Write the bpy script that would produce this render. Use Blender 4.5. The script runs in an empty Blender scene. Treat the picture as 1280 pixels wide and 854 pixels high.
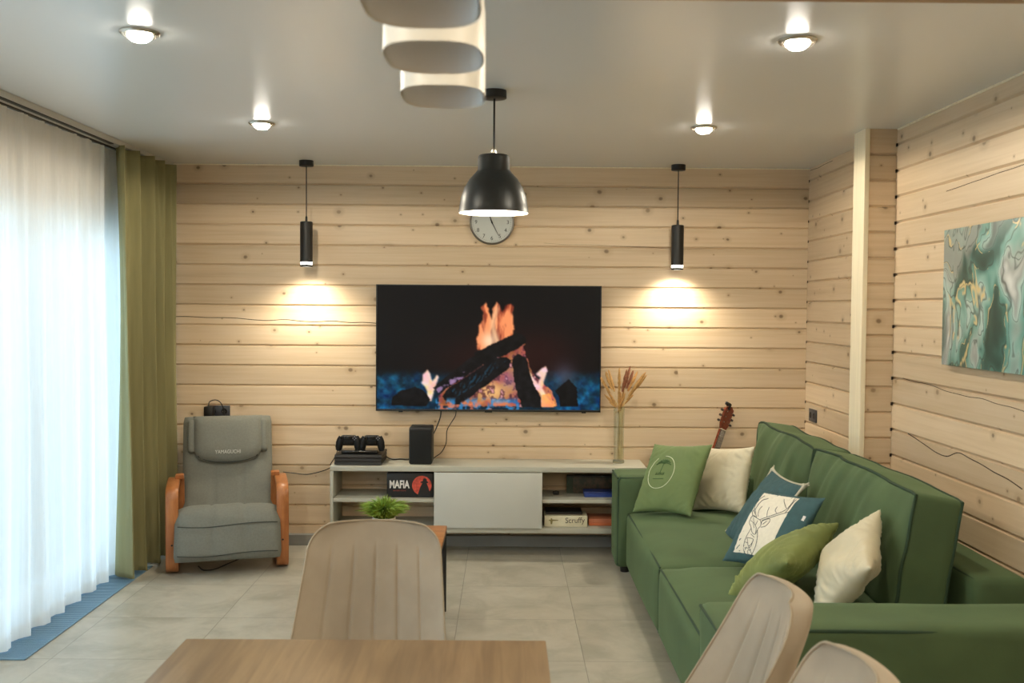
import bpy, bmesh, math, random
import numpy as np
from mathutils import Vector, Matrix, noise as mnoise

random.seed(7)
SC = bpy.context.scene
COL = SC.collection
PI = math.pi

# ------------------------------------------------------------------ materials
def lin(c):
    return tuple(((x / 12.92) if x <= .04045 else ((x + .055) / 1.055) ** 2.4) for x in c)

def rgb(r, g, b):
    return lin((r / 255, g / 255, b / 255))

def new_mat(name):
    m = bpy.data.materials.new(name)
    m.use_nodes = True
    nt = m.node_tree
    return m, nt, nt.nodes['Principled BSDF']

def N(nt, typ, **kw):
    n = nt.nodes.new(typ)
    for k, v in kw.items():
        setattr(n, k, v)
    return n

def L(nt, a, b):
    nt.links.new(a, b)

def math_node(nt, op, a, b=None, c=None, clamp=False):
    n = nt.nodes.new('ShaderNodeMath'); n.operation = op; n.use_clamp = clamp
    for i, v in enumerate((a, b, c)):
        if v is None: continue
        if isinstance(v, (int, float)): n.inputs[i].default_value = v
        else: nt.links.new(v, n.inputs[i])
    return n.outputs[0]

def mix_col(nt, fac, a, b, mode='MIX'):
    n = nt.nodes.new('ShaderNodeMix'); n.data_type = 'RGBA'; n.blend_type = mode
    ia = [i for i in n.inputs if i.type == 'RGBA']
    for v, s in ((a, ia[0]), (b, ia[1])):
        if isinstance(v, tuple): s.default_value = (*v[:3], 1)
        else: nt.links.new(v, s)
    if isinstance(fac, (int, float)): n.inputs[0].default_value = fac
    else: nt.links.new(fac, n.inputs[0])
    return [o for o in n.outputs if o.type == 'RGBA'][0]

def smooth(nt, v, lo, hi, a=0., b=1.):
    n = nt.nodes.new('ShaderNodeMapRange'); n.interpolation_type = 'SMOOTHSTEP'
    nt.links.new(v, n.inputs[0])
    for i, x in enumerate((lo, hi, a, b)):
        if isinstance(x, (int, float)): n.inputs[i + 1].default_value = x
        else: nt.links.new(x, n.inputs[i + 1])
    return n.outputs[0]

def mat(name, c, rough=.5, metal=0., var=0., vscale=6., bump=0., bscale=300., sheen=0., spec=.5, stretch=None, c2=None, coat=0., trans=0.):
    """Plain procedural material: base colour with noise variation and a fine bump."""
    m, nt, b = new_mat(name)
    b.inputs['Roughness'].default_value = rough
    b.inputs['Metallic'].default_value = metal
    b.inputs['Specular IOR Level'].default_value = spec
    if coat: b.inputs['Coat Weight'].default_value = coat
    if trans: b.inputs['Transmission Weight'].default_value = trans
    if sheen:
        b.inputs['Sheen Weight'].default_value = sheen
        b.inputs['Sheen Roughness'].default_value = .4
        b.inputs['Sheen Tint'].default_value = (*[min(1, x * 2.2 + .05) for x in c], 1)
    tc = N(nt, 'ShaderNodeTexCoord')
    src = tc.outputs['Object']
    if stretch:
        mp = N(nt, 'ShaderNodeMapping'); mp.inputs['Scale'].default_value = stretch
        L(nt, src, mp.inputs[0]); src = mp.outputs[0]
    nz = N(nt, 'ShaderNodeTexNoise'); nz.inputs['Scale'].default_value = vscale; nz.inputs['Detail'].default_value = 5
    L(nt, src, nz.inputs['Vector'])
    if c2 is None: c2 = tuple(max(0, x * (1 - var)) for x in c); c1 = tuple(min(1, x * (1 + var)) for x in c)
    else: c1 = c
    f = smooth(nt, nz.outputs['Fac'], .3, .7)
    L(nt, mix_col(nt, f, c1, c2), b.inputs['Base Color'])
    if bump:
        n2 = N(nt, 'ShaderNodeTexNoise'); n2.inputs['Scale'].default_value = bscale; n2.inputs['Detail'].default_value = 3
        L(nt, tc.outputs['Object'], n2.inputs['Vector'])
        bp = N(nt, 'ShaderNodeBump'); bp.inputs['Strength'].default_value = bump; bp.inputs['Distance'].default_value = .002
        L(nt, n2.outputs['Fac'], bp.inputs['Height']); L(nt, bp.outputs[0], b.inputs['Normal'])
    return m

def emis(name, c, s):
    m, nt, b = new_mat(name)
    b.inputs['Base Color'].default_value = (*c, 1)
    b.inputs['Emission Color'].default_value = (*c, 1)
    b.inputs['Emission Strength'].default_value = s
    return m

def log_wood(name, axis, off, tint=(1, 1, 1), seed=0.):
    """Whitewashed pine logs: streaked along the log, a tone of its own per course, scattered knots."""
    m, nt, b = new_mat(name)
    tc = N(nt, 'ShaderNodeTexCoord'); sp = N(nt, 'ShaderNodeSeparateXYZ'); L(nt, tc.outputs['Object'], sp.inputs[0])
    A = sp.outputs[axis]; Z = sp.outputs[2]
    crs = math_node(nt, 'FLOOR', math_node(nt, 'DIVIDE', math_node(nt, 'SUBTRACT', Z, off), COURSE))
    wn = N(nt, 'ShaderNodeTexWhiteNoise', noise_dimensions='1D'); L(nt, math_node(nt, 'ADD', crs, seed + .5), wn.inputs['W'])
    rnd = wn.outputs['Value']
    def vec(ka, kz, sh):
        c = N(nt, 'ShaderNodeCombineXYZ')
        L(nt, math_node(nt, 'MULTIPLY_ADD', rnd, sh, math_node(nt, 'MULTIPLY', A, ka)), c.inputs[0])
        L(nt, math_node(nt, 'MULTIPLY', Z, kz), c.inputs[1]); L(nt, math_node(nt, 'MULTIPLY', rnd, 9.), c.inputs[2])
        return c.outputs[0]
    warp = N(nt, 'ShaderNodeTexNoise'); warp.inputs['Scale'].default_value = 1.; warp.inputs['Detail'].default_value = 2
    L(nt, vec(2.2, 7., 31.), warp.inputs['Vector'])
    # grain
    g = N(nt, 'ShaderNodeTexNoise'); g.inputs['Scale'].default_value = 1.; g.inputs['Detail'].default_value = 6; g.inputs['Roughness'].default_value = .6
    g.inputs['Distortion'].default_value = .6
    L(nt, vec(1.3, 46., 57.), g.inputs['Vector'])
    g2 = N(nt, 'ShaderNodeTexNoise'); g2.inputs['Scale'].default_value = 1.; g2.inputs['Detail'].default_value = 4
    L(nt, vec(.7, 13., 23.), g2.inputs['Vector'])
    pale = rgb(212, 189, 158); mid = rgb(198, 172, 138); dark = rgb(168, 141, 108)
    c = mix_col(nt, smooth(nt, g.outputs['Fac'], .25, .9), pale, mid)
    c = mix_col(nt, math_node(nt, 'MULTIPLY', smooth(nt, g2.outputs['Fac'], .52, .85), .5), c, dark)
    # pale wash in long patches
    g3 = N(nt, 'ShaderNodeTexNoise'); g3.inputs['Scale'].default_value = 1.; g3.inputs['Detail'].default_value = 3
    L(nt, vec(1.6, 9., 71.), g3.inputs['Vector'])
    c = mix_col(nt, math_node(nt, 'MULTIPLY', smooth(nt, g3.outputs['Fac'], .5, .75), .35), c, rgb(216, 195, 168))
    # tone per course
    tone = math_node(nt, 'MULTIPLY_ADD', rnd, .22, .87)
    tn = N(nt, 'ShaderNodeCombineColor')
    for i in range(3): L(nt, tone, tn.inputs[i])
    c = mix_col(nt, 1., c, tn.outputs[0], 'MULTIPLY')
    # knots
    for sc, rad, gate, col, amt in ((4.6, .07, .70, rgb(104, 80, 54), .8), (2.7, .05, .55, rgb(128, 102, 72), .75), (8., .055, .82, rgb(112, 84, 56), .75)):
        v = N(nt, 'ShaderNodeTexVoronoi', voronoi_dimensions='2D'); v.inputs['Scale'].default_value = sc
        vm = N(nt, 'ShaderNodeVectorMath', operation='MULTIPLY_ADD')
        L(nt, warp.outputs['Color'], vm.inputs[0]); vm.inputs[1].default_value = (.016, .016, 0)
        L(nt, vec(.92, 1.1, 11. * sc), vm.inputs[2]); L(nt, vm.outputs[0], v.inputs['Vector'])
        sc2 = N(nt, 'ShaderNodeSeparateColor'); L(nt, v.outputs['Color'], sc2.inputs[0])
        r = math_node(nt, 'MULTIPLY_ADD', sc2.outputs[1], rad * .9, rad * .45)
        k = smooth(nt, v.outputs['Distance'], math_node(nt, 'MULTIPLY', r, .35), r, 1., 0.)
        halo = smooth(nt, v.outputs['Distance'], r, math_node(nt, 'MULTIPLY', r, 2.6), .35, 0.)
        gt = math_node(nt, 'GREATER_THAN', sc2.outputs[0], gate)
        c = mix_col(nt, math_node(nt, 'MULTIPLY', halo, gt), c, dark)
        c = mix_col(nt, math_node(nt, 'MULTIPLY', math_node(nt, 'MULTIPLY', k, gt), amt), c, col)
    L(nt, c, b.inputs['Base Color'])
    b.inputs['Roughness'].default_value = .48
    bp = N(nt, 'ShaderNodeBump'); bp.inputs['Strength'].default_value = .12; bp.inputs['Distance'].default_value = .003
    L(nt, g.outputs['Fac'], bp.inputs['Height']); L(nt, bp.outputs[0], b.inputs['Normal'])
    return m

def plank_wood(name, c1, c2, axis=1, rough=.4, fine=60., long=2., c3=None):
    m, nt, b = new_mat(name)
    tc = N(nt, 'ShaderNodeTexCoord'); mp = N(nt, 'ShaderNodeMapping')
    s = [fine, fine, fine]; s[axis] = long
    mp.inputs['Scale'].default_value = s
    L(nt, tc.outputs['Object'], mp.inputs[0])
    n = N(nt, 'ShaderNodeTexNoise'); n.inputs['Scale'].default_value = 1; n.inputs['Detail'].default_value = 7; n.inputs['Roughness'].default_value = .62
    n.inputs['Distortion'].default_value = .8
    L(nt, mp.outputs[0], n.inputs['Vector'])
    mp2 = N(nt, 'ShaderNodeMapping'); s2 = [fine * .12] * 3; s2[axis] = long * .7
    mp2.inputs['Scale'].default_value = s2; L(nt, tc.outputs['Object'], mp2.inputs[0])
    n2 = N(nt, 'ShaderNodeTexNoise'); n2.inputs['Scale'].default_value = 1; n2.inputs['Detail'].default_value = 4; n2.inputs['Distortion'].default_value = 1.5
    L(nt, mp2.outputs[0], n2.inputs['Vector'])
    c = mix_col(nt, smooth(nt, n.outputs['Fac'], .3, .72), c1, c2)
    c = mix_col(nt, math_node(nt, 'MULTIPLY', smooth(nt, n2.outputs['Fac'], .45, .7), .6), c, c3 or tuple(x * .75 for x in c2))
    L(nt, c, b.inputs['Base Color']); b.inputs['Roughness'].default_value = rough
    bp = N(nt, 'ShaderNodeBump'); bp.inputs['Strength'].default_value = .08; bp.inputs['Distance'].default_value = .002
    L(nt, n.outputs['Fac'], bp.inputs['Height']); L(nt, bp.outputs[0], b.inputs['Normal'])
    return m

# ------------------------------------------------------------------ mesh helpers
def add_box(bm, x0, x1, y0, y1, z0, z1, bev=.0, seg=2):
    vs = [bm.verts.new((x, y, z)) for x in (x0, x1) for y in (y0, y1) for z in (z0, z1)]
    fs = []
    for q in ((0, 1, 3, 2), (4, 6, 7, 5), (0, 4, 5, 1), (2, 3, 7, 6), (0, 2, 6, 4), (1, 5, 7, 3)):
        fs.append(bm.faces.new([vs[i] for i in q]))
    if bev > 0:
        es = list({e for f in fs for e in f.edges})
        bmesh.ops.bevel(bm, geom=es, offset=min(bev, .49 * min(x1 - x0, y1 - y0, z1 - z0)), segments=seg, profile=.5, affect='EDGES')

def box_bm(*a, bev=0., seg=2):
    bm = bmesh.new(); add_box(bm, *a, bev=bev, seg=seg); return bm

def frames(pts, closed=False):
    n = len(pts); T = []
    for i in range(n):
        if closed: d = pts[(i + 1) % n] - pts[i - 1]
        else: d = pts[min(i + 1, n - 1)] - pts[max(i - 1, 0)]
        T.append(d.normalized() if d.length > 1e-9 else Vector((0, 0, 1)))
    up = Vector((0, 0, 1)) if abs(T[0].z) < .9 else Vector((1, 0, 0))
    X = [T[0].cross(up).normalized()]
    for i in range(1, n):
        x = X[-1] - T[i] * X[-1].dot(T[i])
        X.append(x.normalized() if x.length > 1e-9 else X[-1])
    return T, X

def add_tube(bm, pts, r, n=8, closed=False, cap=True, sx=1., sy=1.):
    pts = [Vector(p) for p in pts]
    T, X = frames(pts, closed)
    rings = []
    for i, p in enumerate(pts):
        rr = r[i] if isinstance(r, (list, tuple)) else r
        Y = T[i].cross(X[i])
        rings.append([bm.verts.new(p + X[i] * math.cos(2 * PI * k / n) * rr * sx + Y * math.sin(2 * PI * k / n) * rr * sy) for k in range(n)])
    m = len(rings)
    for i in range(m if closed else m - 1):
        a, b = rings[i], rings[(i + 1) % m]
        for k in range(n):
            bm.faces.new((a[k], a[(k + 1) % n], b[(k + 1) % n], b[k]))
    if cap and not closed:
        bm.faces.new(rings[0][::-1]); bm.faces.new(rings[-1])

def tube_bm(*a, **k):
    bm = bmesh.new(); add_tube(bm, *a, **k); return bm

def add_lathe(bm, prof, n=32, c=(0, 0, 0), capb=True, capt=True):
    rings = []
    for r, z in prof:
        rings.append([bm.verts.new((c[0] + r * math.cos(2 * PI * k / n), c[1] + r * math.sin(2 * PI * k / n), c[2] + z)) for k in range(n)])
    for a, b in zip(rings, rings[1:]):
        for k in range(n):
            bm.faces.new((a[k], a[(k + 1) % n], b[(k + 1) % n], b[k]))
    if capb: bm.faces.new(rings[0][::-1])
    if capt: bm.faces.new(rings[-1])

def lathe_bm(*a, **k):
    bm = bmesh.new(); add_lathe(bm, *a, **k); return bm

def add_grid(bm, f, us, vs, closed_u=False):
    g = [[bm.verts.new(f(u, v)) for u in us] for v in vs]
    nu = len(us)
    for j in range(len(vs) - 1):
        for i in range(nu if closed_u else nu - 1):
            bm.faces.new((g[j][i], g[j][(i + 1) % nu], g[j + 1][(i + 1) % nu], g[j + 1][i]))
    return g

def lspace(a, b, n):
    return [a + (b - a) * i / (n - 1) for i in range(n)]

def add_prism(bm, poly, d0, d1, axis='y'):
    """Closed polygon (a, b) extruded along one axis."""
    def P(a, b, d):
        return (a, d, b) if axis == 'y' else ((d, a, b) if axis == 'x' else (a, b, d))
    A = [bm.verts.new(P(a, b, d0)) for a, b in poly]; B = [bm.verts.new(P(a, b, d1)) for a, b in poly]
    n = len(poly)
    for i in range(n):
        bm.faces.new((A[i], A[(i + 1) % n], B[(i + 1) % n], B[i]))
    bm.faces.new(A[::-1]); bm.faces.new(B)

def axis_lines(h, r, n):
    """Grid lines from -h to h, packed into the rounded margins."""
    inner = lspace(-h + r, h - r, max(2, n))
    return [-h, -h + r * .12, -h + r * .45] + inner + [h - r * .45, h - r * .12, h]

def soft_box(sx, sy, sz, r, nx=10, ny=10, nz=5, deform=None, c=(0, 0, 0)):
    """Cushion block: rounded box with a fine surface grid; deform(p, q) moves each point (q in -1..1)."""
    bm = bmesh.new()
    hx, hy, hz = sx / 2, sy / 2, sz / 2
    X, Y, Z = axis_lines(hx, r, nx), axis_lines(hy, r, ny), axis_lines(hz, r, nz)
    vd = {}
    def V(i, j, k):
        key = (i, j, k)
        if key not in vd:
            p = Vector((X[i], Y[j], Z[k]))
            q = Vector((max(-hx + r, min(hx - r, p.x)), max(-hy + r, min(hy - r, p.y)), max(-hz + r, min(hz - r, p.z))))
            d = p - q
            if d.length > 1e-9: p = q + d.normalized() * r
            if deform: p = deform(p, Vector((p.x / hx, p.y / hy, p.z / hz)))
            vd[key] = bm.verts.new(p + Vector(c))
        return vd[key]
    a, b, d = len(X) - 1, len(Y) - 1, len(Z) - 1
    for i in range(a):
        for j in range(b):
            bm.faces.new((V(i, j, 0), V(i, j + 1, 0), V(i + 1, j + 1, 0), V(i + 1, j, 0)))
            bm.faces.new((V(i, j, d), V(i + 1, j, d), V(i + 1, j + 1, d), V(i, j + 1, d)))
    for i in range(a):
        for k in range(d):
            bm.faces.new((V(i, 0, k), V(i + 1, 0, k), V(i + 1, 0, k + 1), V(i, 0, k + 1)))
            bm.faces.new((V(i, b, k), V(i, b, k + 1), V(i + 1, b, k + 1), V(i + 1, b, k)))
    for j in range(b):
        for k in range(d):
            bm.faces.new((V(0, j, k), V(0, j, k + 1), V(0, j + 1, k + 1), V(0, j + 1, k)))
            bm.faces.new((V(a, j, k), V(a, j + 1, k), V(a, j + 1, k + 1), V(a, j, k + 1)))
    return bm

def obj(name, bm, m, parent=None, smooth_deg=35, world=True):
    """Links a bmesh as ONE mesh object; with world=True the shape is given in room coordinates even under a parent."""
    me = bpy.data.meshes.new(name)
    bmesh.ops.recalc_face_normals(bm, faces=bm.faces[:])
    bm.to_mesh(me); bm.free()
    return link(name, me, m, parent, smooth_deg, world)

def link(name, me, m, parent=None, smooth_deg=35, world=True):
    if parent is not None and world:
        root = parent
        off = Vector((0, 0, 0))
        while root is not None: off += root.location; root = root.parent
        me.transform(Matrix.Translation(-off))
    for p in me.polygons: p.use_smooth = smooth_deg > 0
    if 0 < smooth_deg < 180:
        me.set_sharp_from_angle(angle=math.radians(smooth_deg))
    if m is not None:
        for mm in (m if isinstance(m, (list, tuple)) else [m]): me.materials.append(mm)
    o = bpy.data.objects.new(name, me); COL.objects.link(o)
    if parent is not None: o.parent = parent
    return o

def tag(o, label, cat, group=None, kind=None):
    o['label'] = label; o['category'] = cat
    if group: o['group'] = group
    if kind: o['kind'] = kind
    return o

def thing(name, label, cat, loc=(0, 0, 0), rz=0., group=None):
    o = bpy.data.objects.new(name, None); COL.objects.link(o)
    o.empty_display_size = .1
    o.location = loc; o.rotation_euler = (0, 0, rz)
    return tag(o, label, cat, group)

def struct(name, bm, m, parent=None, smooth_deg=20):
    o = obj(name, bm, m, parent, smooth_deg)
    if parent is None: o['kind'] = 'structure'
    return o

def dup(root, loc, rz, label, group=None):
    r = root.copy(); COL.objects.link(r); r.location = loc; r.rotation_euler = (0, 0, rz); r['label'] = label
    if group: r['group'] = group
    def kids(a, b):
        for ch in [o for o in bpy.data.objects if o.parent == a]:
            c = ch.copy(); COL.objects.link(c); c.parent = b
            kids(ch, c)
    kids(root, r)
    return r

def text_mesh(s, size, ext=.0006, align='CENTER', shear=0., spacing=1., bold=0.):
    cu = bpy.data.curves.new('lettering', 'FONT'); cu.body = s; cu.size = size; cu.extrude = ext
    cu.offset = bold; cu.align_x = align; cu.align_y = 'CENTER'; cu.shear = shear; cu.space_character = spacing; cu.resolution_u = 3
    o = bpy.data.objects.new('lettering', cu); COL.objects.link(o)
    dg = bpy.context.evaluated_depsgraph_get()
    me = bpy.data.meshes.new_from_object(o.evaluated_get(dg))
    bpy.data.objects.remove(o); bpy.data.curves.remove(cu)
    return me

def text_on(name, s, size, M, m, parent, fit=None, world=True, **k):
    """Lettering laid in the plane of matrix M (x right, y up)."""
    me = text_mesh(s, size, **k)
    if fit:
        xs = [v.co.x for v in me.vertices]; w = max(xs) - min(xs)
        me.transform(Matrix.Diagonal((fit / w, 1, 1, 1)))
    me.transform(M)
    return link(name, me, m, parent, 0, world)

def plane_m(o, r, u):
    r = Vector(r).normalized(); u = Vector(u).normalized(); n = r.cross(u)
    return Matrix(((r.x, u.x, n.x, o[0]), (r.y, u.y, n.y, o[1]), (r.z, u.z, n.z, o[2]), (0, 0, 0, 1)))

def bez(pts, n=24):
    """Smooth curve through points (Catmull-Rom)."""
    P = [Vector(p) for p in pts]
    P = [P[0] * 2 - P[1]] + P + [P[-1] * 2 - P[-2]]
    out = []
    per = max(2, n // (len(P) - 3))
    for i in range(1, len(P) - 2):
        for k in range(per):
            t = k / per
            a, b, c, d = P[i - 1], P[i], P[i + 1], P[i + 2]
            out.append(.5 * ((2 * b) + (c - a) * t + (2 * a - 5 * b + 4 * c - d) * t * t + (3 * b - a - 3 * c + d) * t ** 3))
    out.append(P[-2])
    return out

# ------------------------------------------------------------------ room sizes (metres; camera stands at x=0, y=0)
COURSE = .1333
XL, XR, YB, YF, ZC = -2.46, 2.005, 6.62, -2.6, 2.525

M_white_wood = mat('white_painted_wood', rgb(226, 222, 210), .5, var=.04)
M_backlog = log_wood('pine_logs_back', 0, -.006, seed=0.)
M_rightlog = log_wood('pine_logs_right', 1, .0434, seed=11.)
M_leftlog = log_wood('pine_logs_left', 1, .0434, seed=23.)
M_stublog = log_wood('pine_logs_partition', 0, -.006, seed=37.)
M_board = mat('pale_pine_board', rgb(233, 220, 190), .5, var=.05, stretch=(20, 20, 1), vscale=3)

def add_logs(bm, axis, a0, a1, face, back, z0, z1, off, inward):
    """Stack of planed logs: flat faces with a V groove at every course; runs along axis 0 (x) or 1 (y)."""
    g, ch = .012, .011
    prof = [(z0, 0.)]
    k = math.floor((z0 - off) / COURSE) + 1
    while off + k * COURSE < z1 - .002:
        zz = off + k * COURSE
        if zz - z0 > .012:
            prof += [(zz - ch * .55, 0.), (zz - .0015, g), (zz + .0015, g), (zz + ch, 0.)]
        k += 1
    prof.append((z1, 0.))
    prof = [p for i, p in enumerate(prof) if p[0] <= z1]
    poly = [(face - inward * d, z) for z, d in prof] + [(back, z1), (back, z0)]
    add_prism(bm, poly, a0, a1, 'x' if axis == 0 else 'y')

# floor --------------------------------------------------------------
def floor_mat():
    m, nt, b = new_mat('grey_floor_tiles')
    tc = N(nt, 'ShaderNodeTexCoord'); sp = N(nt, 'ShaderNodeSeparateXYZ'); L(nt, tc.outputs['Object'], sp.inputs[0])
    lines = []; ids = []
    for ax, o in ((0, .366), (1, 5.036)):
        t = math_node(nt, 'DIVIDE', math_node(nt, 'SUBTRACT', sp.outputs[ax], o), .6)
        fr = math_node(nt, 'FRACT', t)
        d = math_node(nt, 'MINIMUM', fr, math_node(nt, 'SUBTRACT', 1., fr))
        lines.append(smooth(nt, d, .0016, .0034, 1., 0.)); ids.append(math_node(nt, 'FLOOR', t))
    grout = math_node(nt, 'MAXIMUM', *lines)
    cv = N(nt, 'ShaderNodeCombineXYZ'); L(nt, ids[0], cv.inputs[0]); L(nt, ids[1], cv.inputs[1])
    wn = N(nt, 'ShaderNodeTexWhiteNoise'); L(nt, cv.outputs[0], wn.inputs['Vector'])
    sh = N(nt, 'ShaderNodeVectorMath', operation='MULTIPLY_ADD'); L(nt, wn.outputs['Color'], sh.inputs[0]); sh.inputs[1].default_value = (7, 7, 7); L(nt, tc.outputs['Object'], sh.inputs[2])
    n = N(nt, 'ShaderNodeTexNoise'); n.inputs['Scale'].default_value = 3.2; n.inputs['Detail'].default_value = 8; n.inputs['Roughness'].default_value = .65; n.inputs['Distortion'].default_value = .5
    L(nt, sh.outputs[0], n.inputs['Vector'])
    c = mix_col(nt, smooth(nt, n.outputs['Fac'], .32, .7), rgb(180, 174, 158), rgb(153, 148, 132))
    n3 = N(nt, 'ShaderNodeTexNoise'); n3.inputs['Scale'].default_value = 14; n3.inputs['Detail'].default_value = 5
    L(nt, sh.outputs[0], n3.inputs['Vector'])
    c = mix_col(nt, math_node(nt, 'MULTIPLY', smooth(nt, n3.outputs['Fac'], .55, .75), .3), c, rgb(186, 183, 173))
    c = mix_col(nt, math_node(nt, 'MULTIPLY', wn.outputs['Value'], .12), c, rgb(132, 129, 120))
    c = mix_col(nt, math_node(nt, 'MULTIPLY', grout, .65), c, rgb(88, 85, 78))
    L(nt, c, b.inputs['Base Color'])
    b.inputs['Roughness'].default_value = .38; b.inputs['Specular IOR Level'].default_value = .45
    bp = N(nt, 'ShaderNodeBump'); bp.inputs['Strength'].default_value = .5; bp.inputs['Distance'].default_value = .0012
    L(nt, math_node(nt, 'SUBTRACT', 1., grout), bp.inputs['Height']); L(nt, bp.outputs[0], b.inputs['Normal'])
    return m

struct('floor', box_bm(XL - .2, XR + .2, YF - .2, YB + .2, -.1, 0.), floor_mat())
struct('ceiling', box_bm(XL - .2, XR + .2, YF - .2, YB + .2, ZC, ZC + .1), mat('satin_stretch_ceiling', rgb(218, 218, 215), .27, var=.0, spec=.5))

bm = bmesh.new(); add_logs(bm, 0, XL - .2, XR + .2, YB, YB + .2, 0., ZC, -.006, -1)
WB = struct('wall_back', bm, M_backlog)
bm = bmesh.new(); add_logs(bm, 1, YF, YB, XR, XR + .2, 0., ZC, .0434, -1)
WR = struct('wall_right', bm, M_rightlog)
bm = bmesh.new()
WY0, WY1, WZ = .4, 6.35, 2.12
add_logs(bm, 1, YF, WY0, XL, XL - .2, 0., ZC, .0434, 1)
add_logs(bm, 1, WY1, YB, XL, XL - .2, 0., ZC, .0434, 1)
add_logs(bm, 1, WY0, WY1, XL, XL - .2, WZ, ZC, .0434, 1)
WLFT = struct('wall_left', bm, M_leftlog)
bm = bmesh.new(); add_logs(bm, 0, XL - .2, XR + .2, YF, YF - .2, 0., ZC, -.006, 1)
struct('wall_front', bm, log_wood('pine_logs_front', 0, -.006, seed=51.))
# log partition stub sticking out of the right wall, with a pale board over its end
bm = bmesh.new(); add_logs(bm, 0, 1.862, XR, 5.135, 5.285, 0., ZC, -.006, -1)
WP = struct('wall_partition', bm, M_stublog)
struct('trim_1', box_bm(1.836, 1.862, 5.125, 5.29, 0., ZC, bev=.003), M_board)
# dark weather cracks in the logs
M_crack = mat('dark_crack', rgb(52, 38, 24), .9)
def crack(par, pts, w):
    bm = bmesh.new(); add_tube(bm, bez(pts, 60), w, 5); obj('crack', bm, M_crack, par)
rc = random.Random(3)
crack(WB, [(-2.2 + i * .105, YB + .0005, 1.518 + rc.uniform(-.006, .006) - (.003 * i)) for i in range(14)], .0022)
crack(WB, [(.25 + i * .12, YB + .0008, 2.02 + rc.uniform(-.004, .004) - .004 * i) for i in range(8)], .0012)
crack(WR, [(XR + .0005, 4.92 - i * .11, .978 - .012 * i + rc.uniform(-.007, .007) + (.0 if i < 5 else .05)) for i in range(11)], .0024)
crack(WR, [(XR + .0005, 5.0 - i * .12, 1.25 - .004 * i + rc.uniform(-.005, .005)) for i in range(12)], .0016)
crack(WR, [(XR + .0005, 4.55 - i * .12, 2.14 + .004 * i + rc.uniform(-.003, .003)) for i in range(8)], .0016)
crack(WR, [(XR + .001, 6.6 - i * .09, 2.508 + rc.uniform(-.003, .003)) for i in range(6)], .002)
# dark pegs where the log ends meet in the two right-hand corners
M_joint = mat('dark_joint', rgb(46, 34, 24), .9)
bm = bmesh.new()
for k in range(3, 19):
    z = .0434 + COURSE * k
    if z < ZC - .03: add_box(bm, XR - .003, XR + .001, YB - .006, YB + .001, z - .008, z + .008)
obj('joint', bm, M_joint, WB)
bm = bmesh.new()
for k in range(4, 19):
    z = .0434 + COURSE * k
    if z < ZC - .03: add_box(bm, XR - .007, XR + .001, 5.126, 5.136, z - .008, z + .008)
obj('joint', bm, M_joint, WP)
struct('trim_2', box_bm(XL, XR, YB - .006, YB, ZC - .007, ZC), M_board)
struct('trim_3', box_bm(XR - .007, XR, YF, 5.12, ZC - .008, ZC), M_board)
M_base = mat('grey_tile_baseboard', rgb(138, 138, 134), .4, var=.07, vscale=5)
struct('baseboard_back', box_bm(XL, XR, YB - .045, YB, 0, .072, bev=.003), M_base)
struct('baseboard_right', box_bm(XR - .02, XR, YF, 5.12, 0, .072, bev=.003), M_base)
struct('trim_4', box_bm(XL, XR, 2.1, 2.462, 2.35, ZC, bev=.004), plank_wood('brown_beam', rgb(176, 140, 98), rgb(150, 114, 74), 0))

# window and the outdoors ------------------------------------------------
M_pvc = mat('white_window_frame', rgb(235, 236, 236), .35)
bm = bmesh.new()
fx0, fx1 = XL - .13, XL - .05
add_box(bm, fx0, fx1, WY0, WY1, 0, .08, bev=.004); add_box(bm, fx0, fx1, WY0, WY1, WZ - .08, WZ, bev=.004)
ys = lspace(WY0, WY1, 5)
for y in ys:
    a, b = max(WY0, y - .05), min(WY1, y + .05)
    add_box(bm, fx0, fx1, a, b, .08, WZ - .08, bev=.004)
WIN = struct('window_1', bm, M_pvc)
mg, nt, b = new_mat('window_glass')
nt.nodes.remove(b)
tr = N(nt, 'ShaderNodeBsdfTransparent'); tr.inputs[0].default_value = (.96, .98, .98, 1)
gl = N(nt, 'ShaderNodeBsdfGlossy'); gl.inputs['Roughness'].default_value = .02
fr = N(nt, 'ShaderNodeFresnel'); fr.inputs[0].default_value = 1.45
mx = N(nt, 'ShaderNodeMixShader'); L(nt, fr.outputs[0], mx.inputs[0]); L(nt, tr.outputs[0], mx.inputs[1]); L(nt, gl.outputs[0], mx.inputs[2])
L(nt, mx.outputs[0], nt.nodes['Material Output'].inputs[0])
M_pane = mg
for a, b2 in zip(ys, ys[1:]):
    obj('pane', box_bm(XL - .095, XL - .085, a + .045, b2 - .045, .075, WZ - .075), M_pane, WIN)
struct('ground', box_bm(-40, XL - .21, -30, 40, -.25, -.12), mat('pale_paving', rgb(196, 196, 190), .8, var=.1, vscale=.6))
M_leaf = mat('garden_leaves', rgb(88, 112, 62), .8, var=.35, vscale=2.5)
M_bark = mat('garden_bark', rgb(104, 84, 66), .9, var=.2)
for i, (x, y, h, r) in enumerate(((-7.4, 16.2, 3.3, 1.25),)):
    t = thing('garden_tree', 'leafy garden tree dimly seen through the sheer curtain', 'tree', (x, y, -.12))
    cb = bmesh.new()
    for q in range(5):
        c = Vector((x + random.uniform(-.4, .4) * r, y + random.uniform(-.5, .5) * r, h * .62 + random.uniform(-.3, .5) * r))
        s = bmesh.ops.create_icosphere(cb, subdivisions=3, radius=r * random.uniform(.6, .85))
        for v in s['verts']:
            v.co += v.co.normalized() * .28 * r * mnoise.noise(v.co * 3.1 / r + Vector((q, i, 0)))
            v.co += c
    obj('crown', cb, M_leaf, t, 180)
    obj('trunk', tube_bm([(x, y, -.12), (x + .05, y, h * .3), (x, y + .04, h * .62)], [.11, .09, .06], 10), M_bark, t)

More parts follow.
